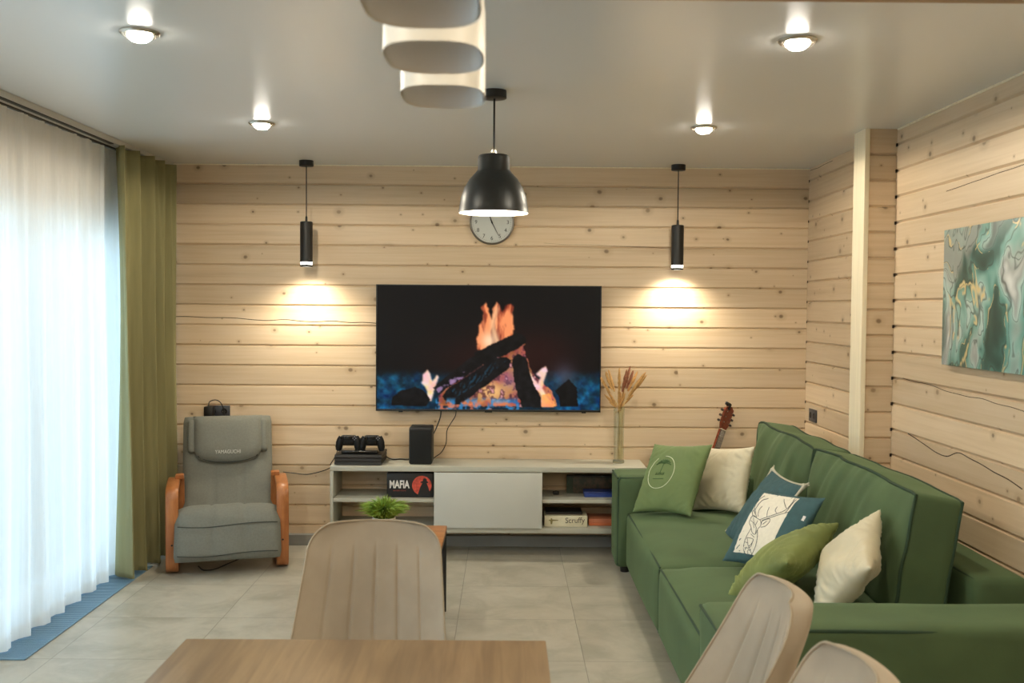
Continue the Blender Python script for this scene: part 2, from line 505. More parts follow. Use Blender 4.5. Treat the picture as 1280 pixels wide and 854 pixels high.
# floor convector grille in front of the window -------------------------
GX0, GX1, GY0, GY1 = -2.375, -2.138, 4.413, 6.02
M_grille = mat('sky_tinted_aluminium', rgb(122, 158, 184), .4, metal=.3, var=.05)  # blue of the reflected sky is put into the metal's base colour
t = thing('floor_vent', 'slatted metal convector grille set into the floor below the sheer curtain', 'vent', (-2.25, 5.2, 0))
bm = bmesh.new()
y = GY0 + .012
while y < GY1 - .008:
    add_box(bm, GX0 + .008, GX1 - .006, y, y + .011, .0005, .007); y += .021
obj('slats', bm, M_grille, t, 0)
bm = bmesh.new()
for a in ((GX0, GX0 + .008, GY0, GY1), (GX1 - .006, GX1, GY0, GY1), (GX0, GX1, GY0, GY0 + .008), (GX0, GX1, GY1 - .008, GY1)):
    add_box(bm, *a, 0, .007, bev=.001)
obj('frame', bm, M_grille, t, 20)
obj('tray', box_bm(GX0 + .004, GX1 - .004, GY0 + .004, GY1 - .004, 0., .0004), mat('dark_duct', rgb(40, 62, 84), .7), t, 0)

# curtains ------------------------------------------------------------
def sheer_mat():
    m, nt, b = new_mat('sheer_white_voile'); nt.nodes.remove(b)
    tc = N(nt, 'ShaderNodeTexCoord'); mp = N(nt, 'ShaderNodeMapping'); mp.inputs['Scale'].default_value = (1, 90, 3)
    L(nt, tc.outputs['Object'], mp.inputs[0])
    n = N(nt, 'ShaderNodeTexNoise'); n.inputs['Scale'].default_value = 3; n.inputs['Detail'].default_value = 4; L(nt, mp.outputs[0], n.inputs['Vector'])
    col = mix_col(nt, n.outputs['Fac'], (.94, .93, .89), (.84, .83, .79))
    d = N(nt, 'ShaderNodeBsdfDiffuse'); L(nt, col, d.inputs[0])
    tl = N(nt, 'ShaderNodeBsdfTranslucent'); L(nt, col, tl.inputs[0])
    tr = N(nt, 'ShaderNodeBsdfTransparent')
    m1 = N(nt, 'ShaderNodeMixShader'); m1.inputs[0].default_value = .5; L(nt, d.outputs[0], m1.inputs[1]); L(nt, tl.outputs[0], m1.inputs[2])
    m2 = N(nt, 'ShaderNodeMixShader'); m2.inputs[0].default_value = .14; L(nt, m1.outputs[0], m2.inputs[1]); L(nt, tr.outputs[0], m2.inputs[2])
    L(nt, m2.outputs[0], nt.nodes['Material Output'].inputs[0])
    return m

def curtain_surf(y0, y1, x0, z0, z1, amp, waves, seed, gather=0., sag=0.):
    def f(u, v):
        # u along the rail, v from hem to head
        yy = y0 + (y1 - y0) * u
        ph = u * waves * 2 * PI + 1.7 * mnoise.noise(Vector((u * waves * .33, seed, v * .5)))
        a = amp * (.55 + .45 * (1 - v)) * (1 + .5 * mnoise.noise(Vector((u * waves * .6, seed + 5, 0))))
        s = math.sin(ph)
        x = x0 + a * math.copysign(abs(s) ** .7, s) + .012 * mnoise.noise(Vector((yy * 2.5, v * 2, seed)))
        y = yy + .35 * amp * math.cos(ph * 1.0 + .4) * (1 - .3 * v)
        z = z0 + (z1 - z0) * v + (sag * s if v < .02 else 0)
        x += .005 * math.sin(u * waves * 2 * PI * 2.63 + 3 * mnoise.noise(Vector((u * 19, seed, v))))
        return (x, y, z)
    return f

sh = thing('sheer_curtain', 'long white sheer curtain over the bright window at the left', 'curtain', (-2.25, 4.0, .015))
f = curtain_surf(.9, 5.98, -2.28, .012, 2.487, .020, 27, 3.)
bm = bmesh.new(); add_grid(bm, f, lspace(0, 1, 760), [0, .01, .028, .06, .12, .2, .3, .42, .55, .68, .8, .9, .965, 1.])
M_sheer = sheer_mat()
obj('cloth', bm, M_sheer, sh, 180)
bm = bmesh.new(); add_grid(bm, lambda u, v: tuple(Vector(f(u, v)) + Vector((.0015, 0, 0))), lspace(0, 1, 760), [0, .01, .026])
obj('hem', bm, M_sheer, sh, 180)
bm = bmesh.new(); add_grid(bm, lambda u, v: tuple(Vector(f(u, v)) + Vector((.0015, 0, 0))), lspace(0, 1, 760), [.965, .985, 1.])
obj('heading_tape', bm, M_sheer, sh, 180)

M_olive = mat('olive_linen', rgb(136, 130, 90), .85, var=.08, vscale=3, bump=.35, bscale=420, sheen=.25, stretch=(8, 8, .6))
dr = thing('drape', 'heavy olive green drape hanging beside the sheer curtain in the corner', 'curtain', (-2.2, 6.1, .015))
def fd(u, v):
    pinch = 1 - .0 * v
    yy = 5.665 + .855 * u
    ph = u * 4.6 * 2 * PI + 1.5 * mnoise.noise(Vector((u * 2.6, 2.2, v * .7))) + 1.0
    a = (.074 - .03 * v) * (1 + .5 * mnoise.noise(Vector((u * 5, 9.1, v * .6))))
    s = math.sin(ph)
    x = -2.2 + .045 * u * (1 - .3 * v) + a * math.copysign(abs(s) ** .7, s) + .012 * math.sin(u * 26 * PI + 2 * v) * (v ** 3 + .15) + .022 * mnoise.noise(Vector((u * 4, v * 1.6, 4)))
    return (x, yy + .035 * math.cos(ph + .6) * (1 - .4 * v), .022 + (2.49 - .022) * v)
bm = bmesh.new(); add_grid(bm, fd, lspace(0, 1, 170), [0, .012, .03, .06] + lspace(.1, .9, 22) + [.94, .97, .985, 1.])
d_cl = obj('cloth', bm, M_olive, dr, 180)
md = d_cl.modifiers.new('thickness', 'SOLIDIFY'); md.thickness = .004
bm = bmesh.new(); add_grid(bm, lambda u, v: tuple(Vector(fd(u, v)) + Vector((.004, 0, 0))), lspace(0, 1, 170), [0, .012, .024])
obj('hem', bm, M_olive, dr, 180)

rl = thing('curtain_rail', 'slim two-channel curtain rail fixed under the ceiling at the left', 'rail', (-2.22, 3.6, ZC - .03))
obj('profile', box_bm(-2.30, -2.195, .8, 6.6, ZC - .028, ZC - .0005, bev=.002), mat('grey_white_rail', rgb(188, 184, 174), .45), rl, 20)
bm = bmesh.new(); add_box(bm, -2.225, -2.205, .8, 5.63, ZC - .034, ZC - .028); add_box(bm, -2.285, -2.265, .8, 5.98, ZC - .034, ZC - .028)
obj('channel', bm, mat('channel_shadow_gap', rgb(52, 50, 46), .6), rl, 20)  # solid dark strips draw the shadow gap along the underside of the rail

# ------------------------------------------------------------------ lamps
M_black = mat('matt_black_metal', rgb(30, 29, 28), .42, var=.05, spec=.4)
M_blackgl = mat('satin_black_metal', rgb(22, 23, 21), .4, var=.03)
WARM = (1., .80, .56)
WARM2 = (1., .895, .71)
def lamp(typ, name, loc, power, color=WARM, size=.03, angle=None, blend=.6, aim=(0, 0, -1), parent=None):
    li = bpy.data.lights.new(name, typ); li.energy = power; li.color = color; li.shadow_soft_size = size
    if typ == 'SPOT': li.spot_size = math.radians(angle); li.spot_blend = blend
    o = bpy.data.objects.new(name, li); COL.objects.link(o); o.location = loc
    o.rotation_euler = Vector(aim).to_track_quat('-Z', 'Y').to_euler()
    return o

P_SPOT, P_CYL, P_DOME = 33., 40., 18.
M_bulb = emis('glowing_lens', (1., .95, .84), 70.)
M_ring = mat('chrome_ring', rgb(196, 190, 178), .25, metal=.8)
def spot(x, y, label):
    t = thing('ceiling_spotlight', label, 'lamp', (x, y, ZC), 0, 'recessed ceiling spotlights')
    obj('ring', lathe_bm([(.042, -.003), (.044, -.012), (.060, -.012), (.067, -.004), (.067, 0.)], 32, (x, y, ZC), False, True), M_ring, t)
    obj('lens', lathe_bm([(.004, -.034), (.026, -.031), (.039, -.02), (.043, -.002)], 28, (x, y, ZC), True, True), M_bulb, t)
    lamp('SPOT', 'spot_light', (x, y, ZC - .06), P_SPOT * (1. if y > 2 else 1.35), WARM2, .035, 177, .2)
spot(-1.255, 3.436, 'bright round recessed ceiling spotlight nearest the sheer curtain, upper left corner of the ceiling')
spot(-1.25, 5.115, 'recessed ceiling spotlight above the grey massage chair, near the olive drape')
spot(.998, 3.458, 'bright recessed ceiling spotlight under the wooden beam on the right')
spot(1.008, 5.13, 'smaller recessed ceiling spotlight in front of the right cylinder pendant')
for x, y in ((-1.25, .9), (1.0, .9), (-1.25, -1.1), (1.0, -1.1)):  # out-of-view spots added because the room needs light from behind
    spot(x, y, 'unseen recessed ceiling spotlight added behind the viewer')

def cylinder_pendant(x, y, label):
    t = thing('cylinder_pendant', label, 'lamp', (x, y, ZC), 0, 'black cylinder pendants')
    obj('ceiling_plate', lathe_bm([(.043, -.036), (.046, -.034), (.046, 0)], 32, (x, y, ZC)), M_black, t)
    obj('cord', tube_bm([(x, y, ZC - .03), (x, y, 2.135)], .0034, 8), M_black, t)
    obj('ferrule', lathe_bm([(.008, 0), (.007, .03), (.0036, .036)], 14, (x, y, 2.135)), M_black, t)
    obj('tube', lathe_bm([(.037, 1.875 - 2.135), (.040, 1.875 - 2.135), (.040, -.004), (.036, 0)], 36, (x, y, 2.135)), M_black, t)
    obj('light_band', lathe_bm([(.0375, 0), (.0375, .018)], 32, (x, y, 1.857), False, False), emis('glowing_band', (1., .94, .82), 9.), t)
    obj('end_ring', lathe_bm([(.030, 0), (.040, 0), (.040, .013), (.030, .013)], 36, (x, y, 1.845), False, False), M_black, t)
    obj('bulb', lathe_bm([(.001, 0), (.029, 0), (.029, .01)], 24, (x, y, 1.853), True, True), M_bulb, t)
    lamp('SPOT', 'pendant_light', (x, y, 1.84), P_CYL, WARM2, .02, 146, 1.)
cylinder_pendant(-1.288, 6.44, 'slim black cylinder pendant lighting the wall above the massage chair')
cylinder_pendant(1.114, 6.49, 'slim black cylinder pendant lighting the wall right of the television')

x, y = -.056, 4.312
t = thing('dome_pendant', 'black dome pendant lamp with bright white inside hanging before the clock', 'lamp', (x, y, ZC))
obj('ceiling_rose', lathe_bm([(.05, -.034), (.053, -.032), (.053, 0)], 36, (x, y, ZC)), M_black, t)
obj('rod', tube_bm([(x, y, ZC - .03), (x, y, 2.25)], .0045, 10), M_black, t)
obj('collar', lathe_bm([(.011, 0), (.011, .024), (.006, .03)], 16, (x, y, 2.249)), M_ring, t)
prof = [(.002, .250), (.060, .250), (.066, .246), (.069, .238), (.070, .185), (.080, .172), (.104, .146), (.126, .110), (.141, .068), (.148, .028), (.151, .004), (.153, .0)]
obj('shade', lathe_bm(prof[::-1], 56, (x, y, 2.0), False, True), M_blackgl, t, 40)
inner = [(max(.001, r - .004), z - .003 if z > .01 else z + .0004) for r, z in prof]
obj('shade_lining', lathe_bm(inner[::-1], 56, (x, y, 2.0), False, True), mat('white_enamel_lining', rgb(240, 236, 226), .5), t, 40)
obj('bulb', lathe_bm([(.004, -.05), (.026, -.042), (.036, -.02), (.036, 0), (.024, .03), (.014, .06), (.014, .11)], 24, (x, y, 2.085)), emis('warm_bulb', (1., .93, .80), 55.), t)
lamp('POINT', 'dome_light', (x, y, 2.055), P_DOME, WARM2, .04)

# white three-shade pendant close to the camera
M_shade = mat('white_glass_shade', rgb(236, 232, 222), .45, var=.02)
t = thing('linear_pendant', 'white pendant with three tapered shades in a row, close overhead', 'lamp', (-.12, 1.68, ZC))
SH = ((-.126, 1.985), (-.122, 1.675), (-.119, 1.385))
def shade_ring(hw, hd, z, tilt, n=48):
    out = []
    for k in range(n):
        a = 2 * PI * k / n
        c, s = math.cos(a), math.sin(a)
        p = 3.
        rr = (abs(c) ** p + abs(s) ** p) ** (-1 / p)
        out.append(Vector((hw * c * rr, hd * s * rr, z - tilt * s * rr)))
    return out
for (sx, sy) in SH:
    for nm, ins in (('shade', 0.), ('shade_lining', .004)):
        bm = bmesh.new(); rings = []
        for hw, hd, z, tl in ((.082, .112, 0., 0.), (.082, .112, .02, 0.), (.082, .112, .165, 0.), (.077, .104, .2, 0), (.062, .085, .255, 0), (.042, .055, .30, 0), (.03, .03, .33, 0)):
            rings.append([bm.verts.new(p + Vector((sx, sy, 2.012 + (ins * .6 if z == 0 else -ins if z > .2 else 0)))) for p in shade_ring(hw - ins, hd - ins, z, tl)])
        for a, b2 in zip(rings, rings[1:]):
            for k in range(48): bm.faces.new((a[k], a[(k + 1) % 48], b2[(k + 1) % 48], b2[k]))
        bm.faces.new(rings[-1])
        if nm == 'shade': so = obj('shade', bm, M_shade, t, 40)
        else: obj('shade_lining', bm, mat('pale_grey_lining', rgb(236, 234, 230), .6), so, 40)
    obj('rod', tube_bm([(sx, sy, 2.33), (sx, sy, 2.49)], .008, 10), M_white_wood, t)
obj('ceiling_bar', box_bm(-.16, -.085, 1.33, 2.04, 2.485, ZC, bev=.008), M_white_wood, t, 30)

# ------------------------------------------------------------------ things on the back wall
# television with its picture
def tv_picture(W, H):
    """The fire scene on the screen, drawn in the screen's own plane (units of a 1095 x 612 picture)."""
    uu, vv = np.meshgrid(np.linspace(0, 1095, W), np.linspace(0, 612, H))
    rs = np.random.RandomState(5)
    def nz(scale, seed, ax=1., ay=1.):
        r = np.random.RandomState(seed); out = np.zeros_like(uu); amp = 1.; tot = 0
        for o in range(4):
            gw, gh = int(1095 / scale * 2 ** o * ax) + 3, int(612 / scale * 2 ** o * ay) + 3
            g = r.rand(gh, gw)
            fx = uu / 1095 * (gw - 2); fy = vv / 612 * (gh - 2)
            ix, iy = fx.astype(int), fy.astype(int); tx, ty = fx - ix, fy - iy
            tx = tx * tx * (3 - 2 * tx); ty = ty * ty * (3 - 2 * ty)
            out += amp * ((g[iy, ix] * (1 - tx) + g[iy, ix + 1] * tx) * (1 - ty) + (g[iy + 1, ix] * (1 - tx) + g[iy + 1, ix + 1] * tx) * ty)
            tot += amp; amp *= .5
        return out / tot
    n1, n2, n3, n4 = nz(120, 1), nz(40, 2), nz(22, 3), nz(60, 4, 2.5, .6)
    img = np.zeros((H, W, 3)); img[:] = (9, 8, 10)
    def blend(mask, col):
        m = mask[..., None]
        c = np.array(col, float) if not isinstance(col, np.ndarray) else col
        img[:] = img * (1 - m) + c * m
    def sm(x, a, b): t_ = np.clip((x - a) / (b - a), 0, 1); return t_ * t_ * (3 - 2 * t_)
    def poly(pts, jit=7.):
        x = uu + (n3 - .5) * jit * 2; y = vv + (n2 - .5) * jit * 2
        ins = np.zeros(uu.shape, bool); pts = [(a - 40, b_ - 60) for a, b_ in pts]
        for (x1, y1), (x2, y2) in zip(pts, pts[1:] + pts[:1]):
            c = ((y1 > y) != (y2 > y)) & (x < (x2 - x1) * (y - y1) / ((y2 - y1) or 1e-9) + x1)
            ins ^= c
        return ins.astype(float)
    def soft(m_, n_=2):
        for _ in range(n_):
            k = np.pad(m_, 1, mode='edge'); m_ = (m_ * 2 + k[:-2, 1:-1] + k[2:, 1:-1] + k[1:-1, :-2] + k[1:-1, 2:]) / 6
        return m_
    def blob(cx, cy, rx, ry): return np.exp(-(((uu - cx + 40) / rx) ** 2 + ((vv - cy + 60) / ry) ** 2))
    blend(.8 * blob(640, 430, 330, 150), (44, 16, 14)); blend(.5 * blob(860, 380, 160, 120), (44, 14, 14))
    blue = sm(vv, 405, 470) * np.clip(.35 + 1.1 * (n2 - .2), 0, 1)
    bc = np.stack([6 + 40 * (n3 - .4), 62 + 150 * (n3 - .35), 100 + 150 * (n3 - .35) + 50 * (n2 - .4)], -1)
    blend(np.clip(blue, 0, 1) * (.55 + .45 * sm(np.abs(uu - 560), 150, 480)), bc)
    blend(.7 * blob(960, 500, 55, 60), (74, 74, 90))
    # embers under the logs
    hot = np.stack([245 - 40 * (1 - n2), 92 + 120 * (n2 - .2), 74 + 120 * (n3 - .25)], -1)
    m = poly([(340, 655), (345, 600), (480, 450), (560, 430), (640, 410), (760, 345), (790, 470), (900, 580), (925, 655)], 10)
    blend(m, hot * (.45 + .6 * n1[..., None]))
    blend(.9 * blob(600, 580, 70, 45), (255, 205, 130))
    blend(m * sm(n3, .5, .6) * .75, (66, 26, 34)); blend(m * sm(n3, .66, .74) * .8, (240, 170, 170)); blend(m * .35 * blob(700, 520, 60, 60), (150, 130, 175))
    # tall flame
    fl = soft(poly([(532, 372), (528, 335), (545, 250), (562, 225), (553, 165), (572, 138), (590, 195), (605, 235), (610, 165), (626, 135), (645, 158), (655, 192), (664, 155), (690, 143), (712, 165), (700, 192), (712, 250), (708, 300), (640, 335), (560, 385)], 9))
    st = sm(n4, .36, .62)
    blend(fl * (.45 + .55 * st), np.stack([200 + 50 * st, 52 + 98 * st, 30 + 66 * st], -1))
    blend(fl * .8 * np.exp(-((uu + 40 - 622 - 14 * np.sin(vv / 40.)) / 15) ** 2) * sm(vv, 60, 140), (250, 196, 146))
    blend(fl * .7 * np.exp(-((uu + 40 - 565 - .25 * (vv - 200)) / 13) ** 2), (245, 150, 98))
    blend(fl * .85 * blob(590, 330, 36, 40), (255, 226, 186))
    # small flames
    pinkw = np.stack([255 + 0 * n1, 215 + 60 * (n2 - .5), 190 + 120 * (n3 - .5)], -1)
    blend(.95 * soft(poly([(262, 545), (265, 500), (285, 472), (305, 500), (312, 535), (335, 498), (347, 512), (332, 548), (318, 585), (310, 632), (288, 632), (284, 582)], 6)), pinkw)
    blend(.95 * soft(poly([(822, 492), (845, 470), (866, 450), (882, 475), (870, 497), (862, 525), (852, 562), (872, 600), (912, 655), (850, 656), (846, 600), (802, 545), (780, 475), (800, 500), (832, 538), (842, 508)], 6)), pinkw)
    blend(.9 * poly([(850, 600), (885, 590), (915, 640), (918, 656), (850, 656)], 6), np.stack([250 + 0 * n1, 120 + 80 * n2, 60 + 60 * n3], -1))
    # logs
    bark = np.stack([14 + 26 * (n3 - .4), 12 + 26 * (n3 - .4), 14 + 28 * (n3 - .4)], -1)
    blend(poly([(315, 562), (480, 432), (545, 392), (575, 440), (470, 510), (345, 592)]), bark)
    blend(.8 * sm(n3, .4, .55) * poly([(330, 570), (470, 480), (475, 505), (345, 592)], 8), np.stack([120 + 90 * n3, 90 + 80 * n3, 130 + 90 * n3], -1))
    blend(poly([(520, 392), (600, 347), (720, 292), (762, 303), (772, 335), (730, 366), (640, 408), (575, 452), (525, 440)]), bark * .8)
    blend(poly([(360, 605), (395, 562), (618, 415), (668, 408), (697, 428), (692, 462), (560, 562), (450, 650), (385, 652)]), bark)
    rib = poly([(400, 575), (620, 428), (680, 425), (600, 495), (470, 590), (430, 610)], 5) * sm(np.sin((uu * .9 + vv * .5) / 3.2 + 9 * n3), -.2, .9) * sm(n2, .38, .6)
    blend(.7 * rib, (30, 84, 112))
    blend(poly([(703, 425), (730, 393), (772, 410), (792, 500), (846, 618), (848, 658), (758, 658), (733, 602), (710, 505)]), bark)
    blend(poly([(108, 655), (114, 612), (160, 582), (232, 558), (270, 582), (302, 622), (285, 658)]), bark * .9)
    blend(poly([(915, 575), (985, 512), (1022, 560), (1030, 658), (942, 658), (930, 602)]), bark * .8)
    # blue coals in front
    co = sm(vv, 545, 575) * sm(n3, .42, .56) * ((uu > 290) & (uu < 700))
    blend(.85 * co, np.stack([24 + 60 * n2, 96 + 80 * n2, 165 + 60 * n2], -1))
    blend(.8 * sm(vv, 560, 590) * sm(n2, .56, .66) * ((uu > 270) & (uu < 720)), (232, 120, 84))
    k = np.pad(img, ((1, 1), (1, 1), (0, 0)), mode='edge')
    img = (img * 2 + k[:-2, 1:-1] + k[2:, 1:-1] + k[1:-1, :-2] + k[1:-1, 2:]) / 6
    return np.clip(img, 0, 255) / 255

TX0, TX1, TZ0, TZ1, TY = -.853, .630, .904, 1.738, 6.555
t = thing('television', 'large flat television showing burning logs, mounted on the log wall', 'television', (-.11, TY, .904))
obj('housing', box_bm(TX0, TX1, TY, TY + .035, TZ0, TZ1, bev=.003), M_blackgl, t, 30)
obj('rear_cover', box_bm(TX0 + .3, TX1 - .3, TY + .033, YB + .004, TZ0 + .1, TZ1 - .25, bev=.01), M_black, t, 30)
bm = bmesh.new()
for a in ((TX0, TX1, TZ0, TZ0 + .014), (TX0, TX1, TZ1 - .007, TZ1), (TX0, TX0 + .007, TZ0, TZ1), (TX1 - .007, TX1, TZ0, TZ1)):
    add_box(bm, a[0], a[1], TY - .004, TY + .002, a[2], a[3], bev=.001)
obj('bezel', bm, M_blackgl, t, 30)
SWx, SHy = 340, 190
pic = tv_picture(SWx, SHy)
me = bpy.data.meshes.new('screen')
xs = np.linspace(TX0 + .006, TX1 - .006, SWx); zs = np.linspace(TZ1 - .006, TZ0 + .013, SHy)
gx, gz = np.meshgrid(xs, zs)
co = np.stack([gx, np.full_like(gx, TY - .0015), gz], -1).reshape(-1, 3)
idx = np.arange(SWx * SHy).reshape(SHy, SWx)
fc = np.stack([idx[:-1, :-1], idx[1:, :-1], idx[1:, 1:], idx[:-1, 1:]], -1).reshape(-1, 4)
me.from_pydata(co.tolist(), [], fc.tolist())
at = me.color_attributes.new('picture', 'FLOAT_COLOR', 'POINT')
lc = np.where(pic <= .04045, pic / 12.92, ((pic + .055) / 1.055) ** 2.4).reshape(-1, 3)
at.data.foreach_set('color', np.concatenate([lc, np.ones((len(lc), 1))], 1).astype(np.float32).ravel())
ms, nt, b = new_mat('lit_screen')
b.inputs['Base Color'].default_value = (.004, .004, .004, 1); b.inputs['Roughness'].default_value = .5; b.inputs['Specular IOR Level'].default_value = .12
va = N(nt, 'ShaderNodeVertexColor'); va.layer_name = 'picture'
L(nt, va.outputs[0], b.inputs['Emission Color']); b.inputs['Emission Strength'].default_value = 1.05
link('screen', me, ms, t, 0)
for fx in (-.69, .52):
    obj('foot_socket', box_bm(fx - .014, fx + .014, TY + .002, TY + .02, TZ0 - .008, TZ0 + .002, bev=.002), M_black, t)
obj('sensor', box_bm(-.135, -.085, TY - .001, TY + .015, TZ0 - .006, TZ0 + .002, bev=.002), M_black, t)

# clock
cx, cz, cr = -.096, 2.153, .147
t = thing('wall_clock', 'round wall clock with silver rim and black numerals behind the dome pendant', 'clock', (cx, YB, cz))
def disc(bm, prof, n=56):   # lathe about the y axis, d = distance off the wall
    rings = [[bm.verts.new((cx + r * math.cos(2 * PI * k / n), YB - d, cz + r * math.sin(2 * PI * k / n))) for k in range(n)] for r, d in prof]
    for a, b2 in zip(rings, rings[1:]):
        for k in range(n): bm.faces.new((a[k], a[(k + 1) % n], b2[(k + 1) % n], b2[k]))
    bm.faces.new(rings[0]); bm.faces.new(rings[-1])
bm = bmesh.new(); disc(bm, [(cr - .014, .0), (cr, .0), (cr, .03), (cr - .004, .036), (cr - .011, .034), (cr - .013, .024)])
obj('rim', bm, mat('dark_silver_rim', rgb(120, 116, 108), .3, metal=.7), t)
bm = bmesh.new(); disc(bm, [(.001, .025), (cr - .013, .025), (cr - .013, .003)])
obj('dial', bm, mat('pale_grey_dial', rgb(196, 198, 192), .35), t)
M_ink = mat('black_ink', rgb(24, 24, 24), .5)
for h in range(1, 13):
    a = PI / 2 - h * PI / 6
    text_on('numeral', str(h), .036, plane_m((cx + .105 * math.cos(a), YB - .0262, cz + .105 * math.sin(a)), (1, 0, 0), (0, 0, 1)), M_ink, t)
bm = bmesh.new()
for k in range(60):
    a = 2 * PI * k / 60; ln = .006 if k % 5 else .009
    add_tube(bm, [(cx + (.128 - ln) * math.cos(a), YB - .0258, cz + (.128 - ln) * math.sin(a)), (cx + .128 * math.cos(a), YB - .0258, cz + .128 * math.sin(a))], .0009, 4)
obj('minute_marks', bm, M_ink, t)
def hand(name, deg, ln, tail, w, d):
    a = math.radians(90 - deg); u = Vector((math.cos(a), 0, math.sin(a))); p = Vector((-u.z, 0, u.x)); c = Vector((cx, YB - d, cz))
    bm = bmesh.new()
    q = [c - u * tail - p * w, c - u * tail + p * w, c + u * ln + p * w * .4, c + u * ln - p * w * .4]
    A = [bm.verts.new(v) for v in q]; B = [bm.verts.new(v + Vector((0, -.0012, 0))) for v in q]
    bm.faces.new(A); bm.faces.new(B[::-1])
    for i in range(4): bm.faces.new((A[i], B[i], B[(i + 1) % 4], A[(i + 1) % 4]))
    obj(name, bm, M_ink, t)
hand('hour_hand', 341, .068, .012, .004, .0275); hand('minute_hand', 153, .1, .02, .003, .03)
obj('hub', tube_bm([(cx, YB - .026, cz), (cx, YB - .034, cz)], .006, 14), M_ink, t)

# sockets
def socket(name, label, o, r, w, h, plug=False):
    r = Vector(r); n = r.cross(Vector((0, 0, 1)))
    t = thing(name, label, 'socket', o)
    M = plane_m(o, r, (0, 0, 1))
    M_s = mat('anthracite_plastic', rgb(58, 60, 66), .4)
    def bb(nm, a0, a1, b0, b1, d0, d1, m, bev=.002):
        bm = box_bm(a0, a1, b0, b1, d0, d1, bev=bev); bm.transform(M); return obj(nm, bm, m, t, 30)
    bb('cover_plate', -w / 2, w / 2, -h / 2, h / 2, 0, .009, M_s)
    k = 2
    for i in range(k):
        cxx = (i - .5) * w / 2
        bm = lathe_bm([(.001, .0095), (.017, .0095), (.019, .0105), (.021, .009)], 24, (cxx, 0, 0), True, False); bm.transform(M)
        ho = obj('outlet', bm, mat('black_outlet_well', rgb(16, 16, 18), .6), t)
        for s in (-1, 1):
            bm = tube_bm([(cxx + s * .0095, 0, .0092), (cxx + s * .0095, 0, .0112)], .0024, 8); bm.transform(M)
            obj('contact_hole', bm, M_ring, ho)
    return t
socket('power_outlet', 'dark double power outlet on the right wall beyond the log stub', (XR, 6.437, .905), (0, -1, 0), .148, .082)
socket('power_outlet', 'dark double power outlet just above the massage chair back', (-1.905, YB, .888), (1, 0, 0), .15, .076)
t = thing('power_adapter', 'black plug-in power adapter in the outlet above the massage chair', 'adapter', (-1.955, YB - .03, .885))
obj('body', box_bm(-1.986, -1.925, YB - .075, YB - .0095, .845, .925, bev=.008), M_black, t)
obj('cord', tube_bm(bez([(-1.955, YB - .06, .92), (-1.95, YB - .06, .955), (-1.91, YB - .05, .967), (-1.875, YB - .045, .94), (-1.86, YB - .03, .87), (-1.86, YB - .03, .74)], 40), .0032, 8), M_black, t)

# painting on the right wall
def marble_mat():
    m, nt, b = new_mat('alcohol_ink_marble')
    tc = N(nt, 'ShaderNodeTexCoord'); mp = N(nt, 'ShaderNodeMapping'); mp.inputs['Scale'].default_value = (1, 1.2, .85); mp.inputs['Rotation'].default_value = (.35, 0, 0)
    L(nt, tc.outputs['Object'], mp.inputs[0])
    w = N(nt, 'ShaderNodeTexNoise'); w.inputs['Scale'].default_value = 2.6; w.inputs['Detail'].default_value = 3; w.inputs['Distortion'].default_value = .3
    L(nt, mp.outputs[0], w.inputs['Vector'])
    def warped(k, o):
        v = N(nt, 'ShaderNodeVectorMath', operation='MULTIPLY_ADD'); L(nt, w.outputs['Color'], v.inputs[0]); v.inputs[1].default_value = (k, k, k)
        v2 = N(nt, 'ShaderNodeVectorMath', operation='ADD'); L(nt, mp.outputs[0], v2.inputs[0]); v2.inputs[1].default_value = o
        L(nt, v2.outputs[0], v.inputs[2]); return v.outputs[0]
    def noise(k, o, sc, det=2.):
        q = N(nt, 'ShaderNodeTexNoise'); q.inputs['Scale'].default_value = sc; q.inputs['Detail'].default_value = det
        L(nt, warped(k, o), q.inputs['Vector']); return q.outputs['Fac']
    a = noise(.75, (0, 1, 0), 3.6, 1.5); d = noise(.6, (4, 2, 1), 2.6, 1.)
    r = N(nt, 'ShaderNodeValToRGB'); L(nt, a, r.inputs[0])
    e = r.color_ramp.elements
    e[0].position, e[0].color = .30, (*rgb(34, 58, 50), 1); e[1].position, e[1].color = .72, (*rgb(214, 214, 208), 1)
    for p, c in ((.39, rgb(58, 98, 88)), (.46, rgb(92, 142, 130)), (.53, rgb(134, 172, 162)), (.59, rgb(170, 190, 182)), (.65, rgb(150, 152, 146))):
        q = e.new(p); q.color = (*c, 1)
    c = mix_col(nt, math_node(nt, 'MULTIPLY', smooth(nt, d, .52, .62), .75), r.outputs[0], rgb(158, 160, 152))
    c = mix_col(nt, math_node(nt, 'MULTIPLY', smooth(nt, d, .44, .36), .7), c, rgb(40, 66, 58))
    def contour(v, at_, w_):
        return smooth(nt, math_node(nt, 'ABSOLUTE', math_node(nt, 'SUBTRACT', v, at_)), 0., w_, 1., 0.)
    for v, at_, w_, am in ((a, .42, .016, .8), (a, .56, .012, .7), (d, .5, .012, .7), (d, .60, .010, .6)):
        c = mix_col(nt, math_node(nt, 'MULTIPLY', contour(v, at_, w_), am), c, rgb(44, 58, 52))
    gn = N(nt, 'ShaderNodeTexNoise'); gn.inputs['Scale'].default_value = 11; gn.inputs['Detail'].default_value = 4; L(nt, mp.outputs[0], gn.inputs['Vector'])
    gm = math_node(nt, 'MULTIPLY', math_node(nt, 'MAXIMUM', contour(d, .485, .016), contour(a, .435, .014)), smooth(nt, gn.outputs['Fac'], .48, .56))
    c = mix_col(nt, gm, c, rgb(204, 180, 126))
    L(nt, c, b.inputs['Base Color']); b.inputs['Roughness'].default_value = .42
    return m
t = thing('canvas_painting', 'green and grey marbled abstract canvas with gold veins on right wall', 'painting', (XR, 4.04, 1.655))
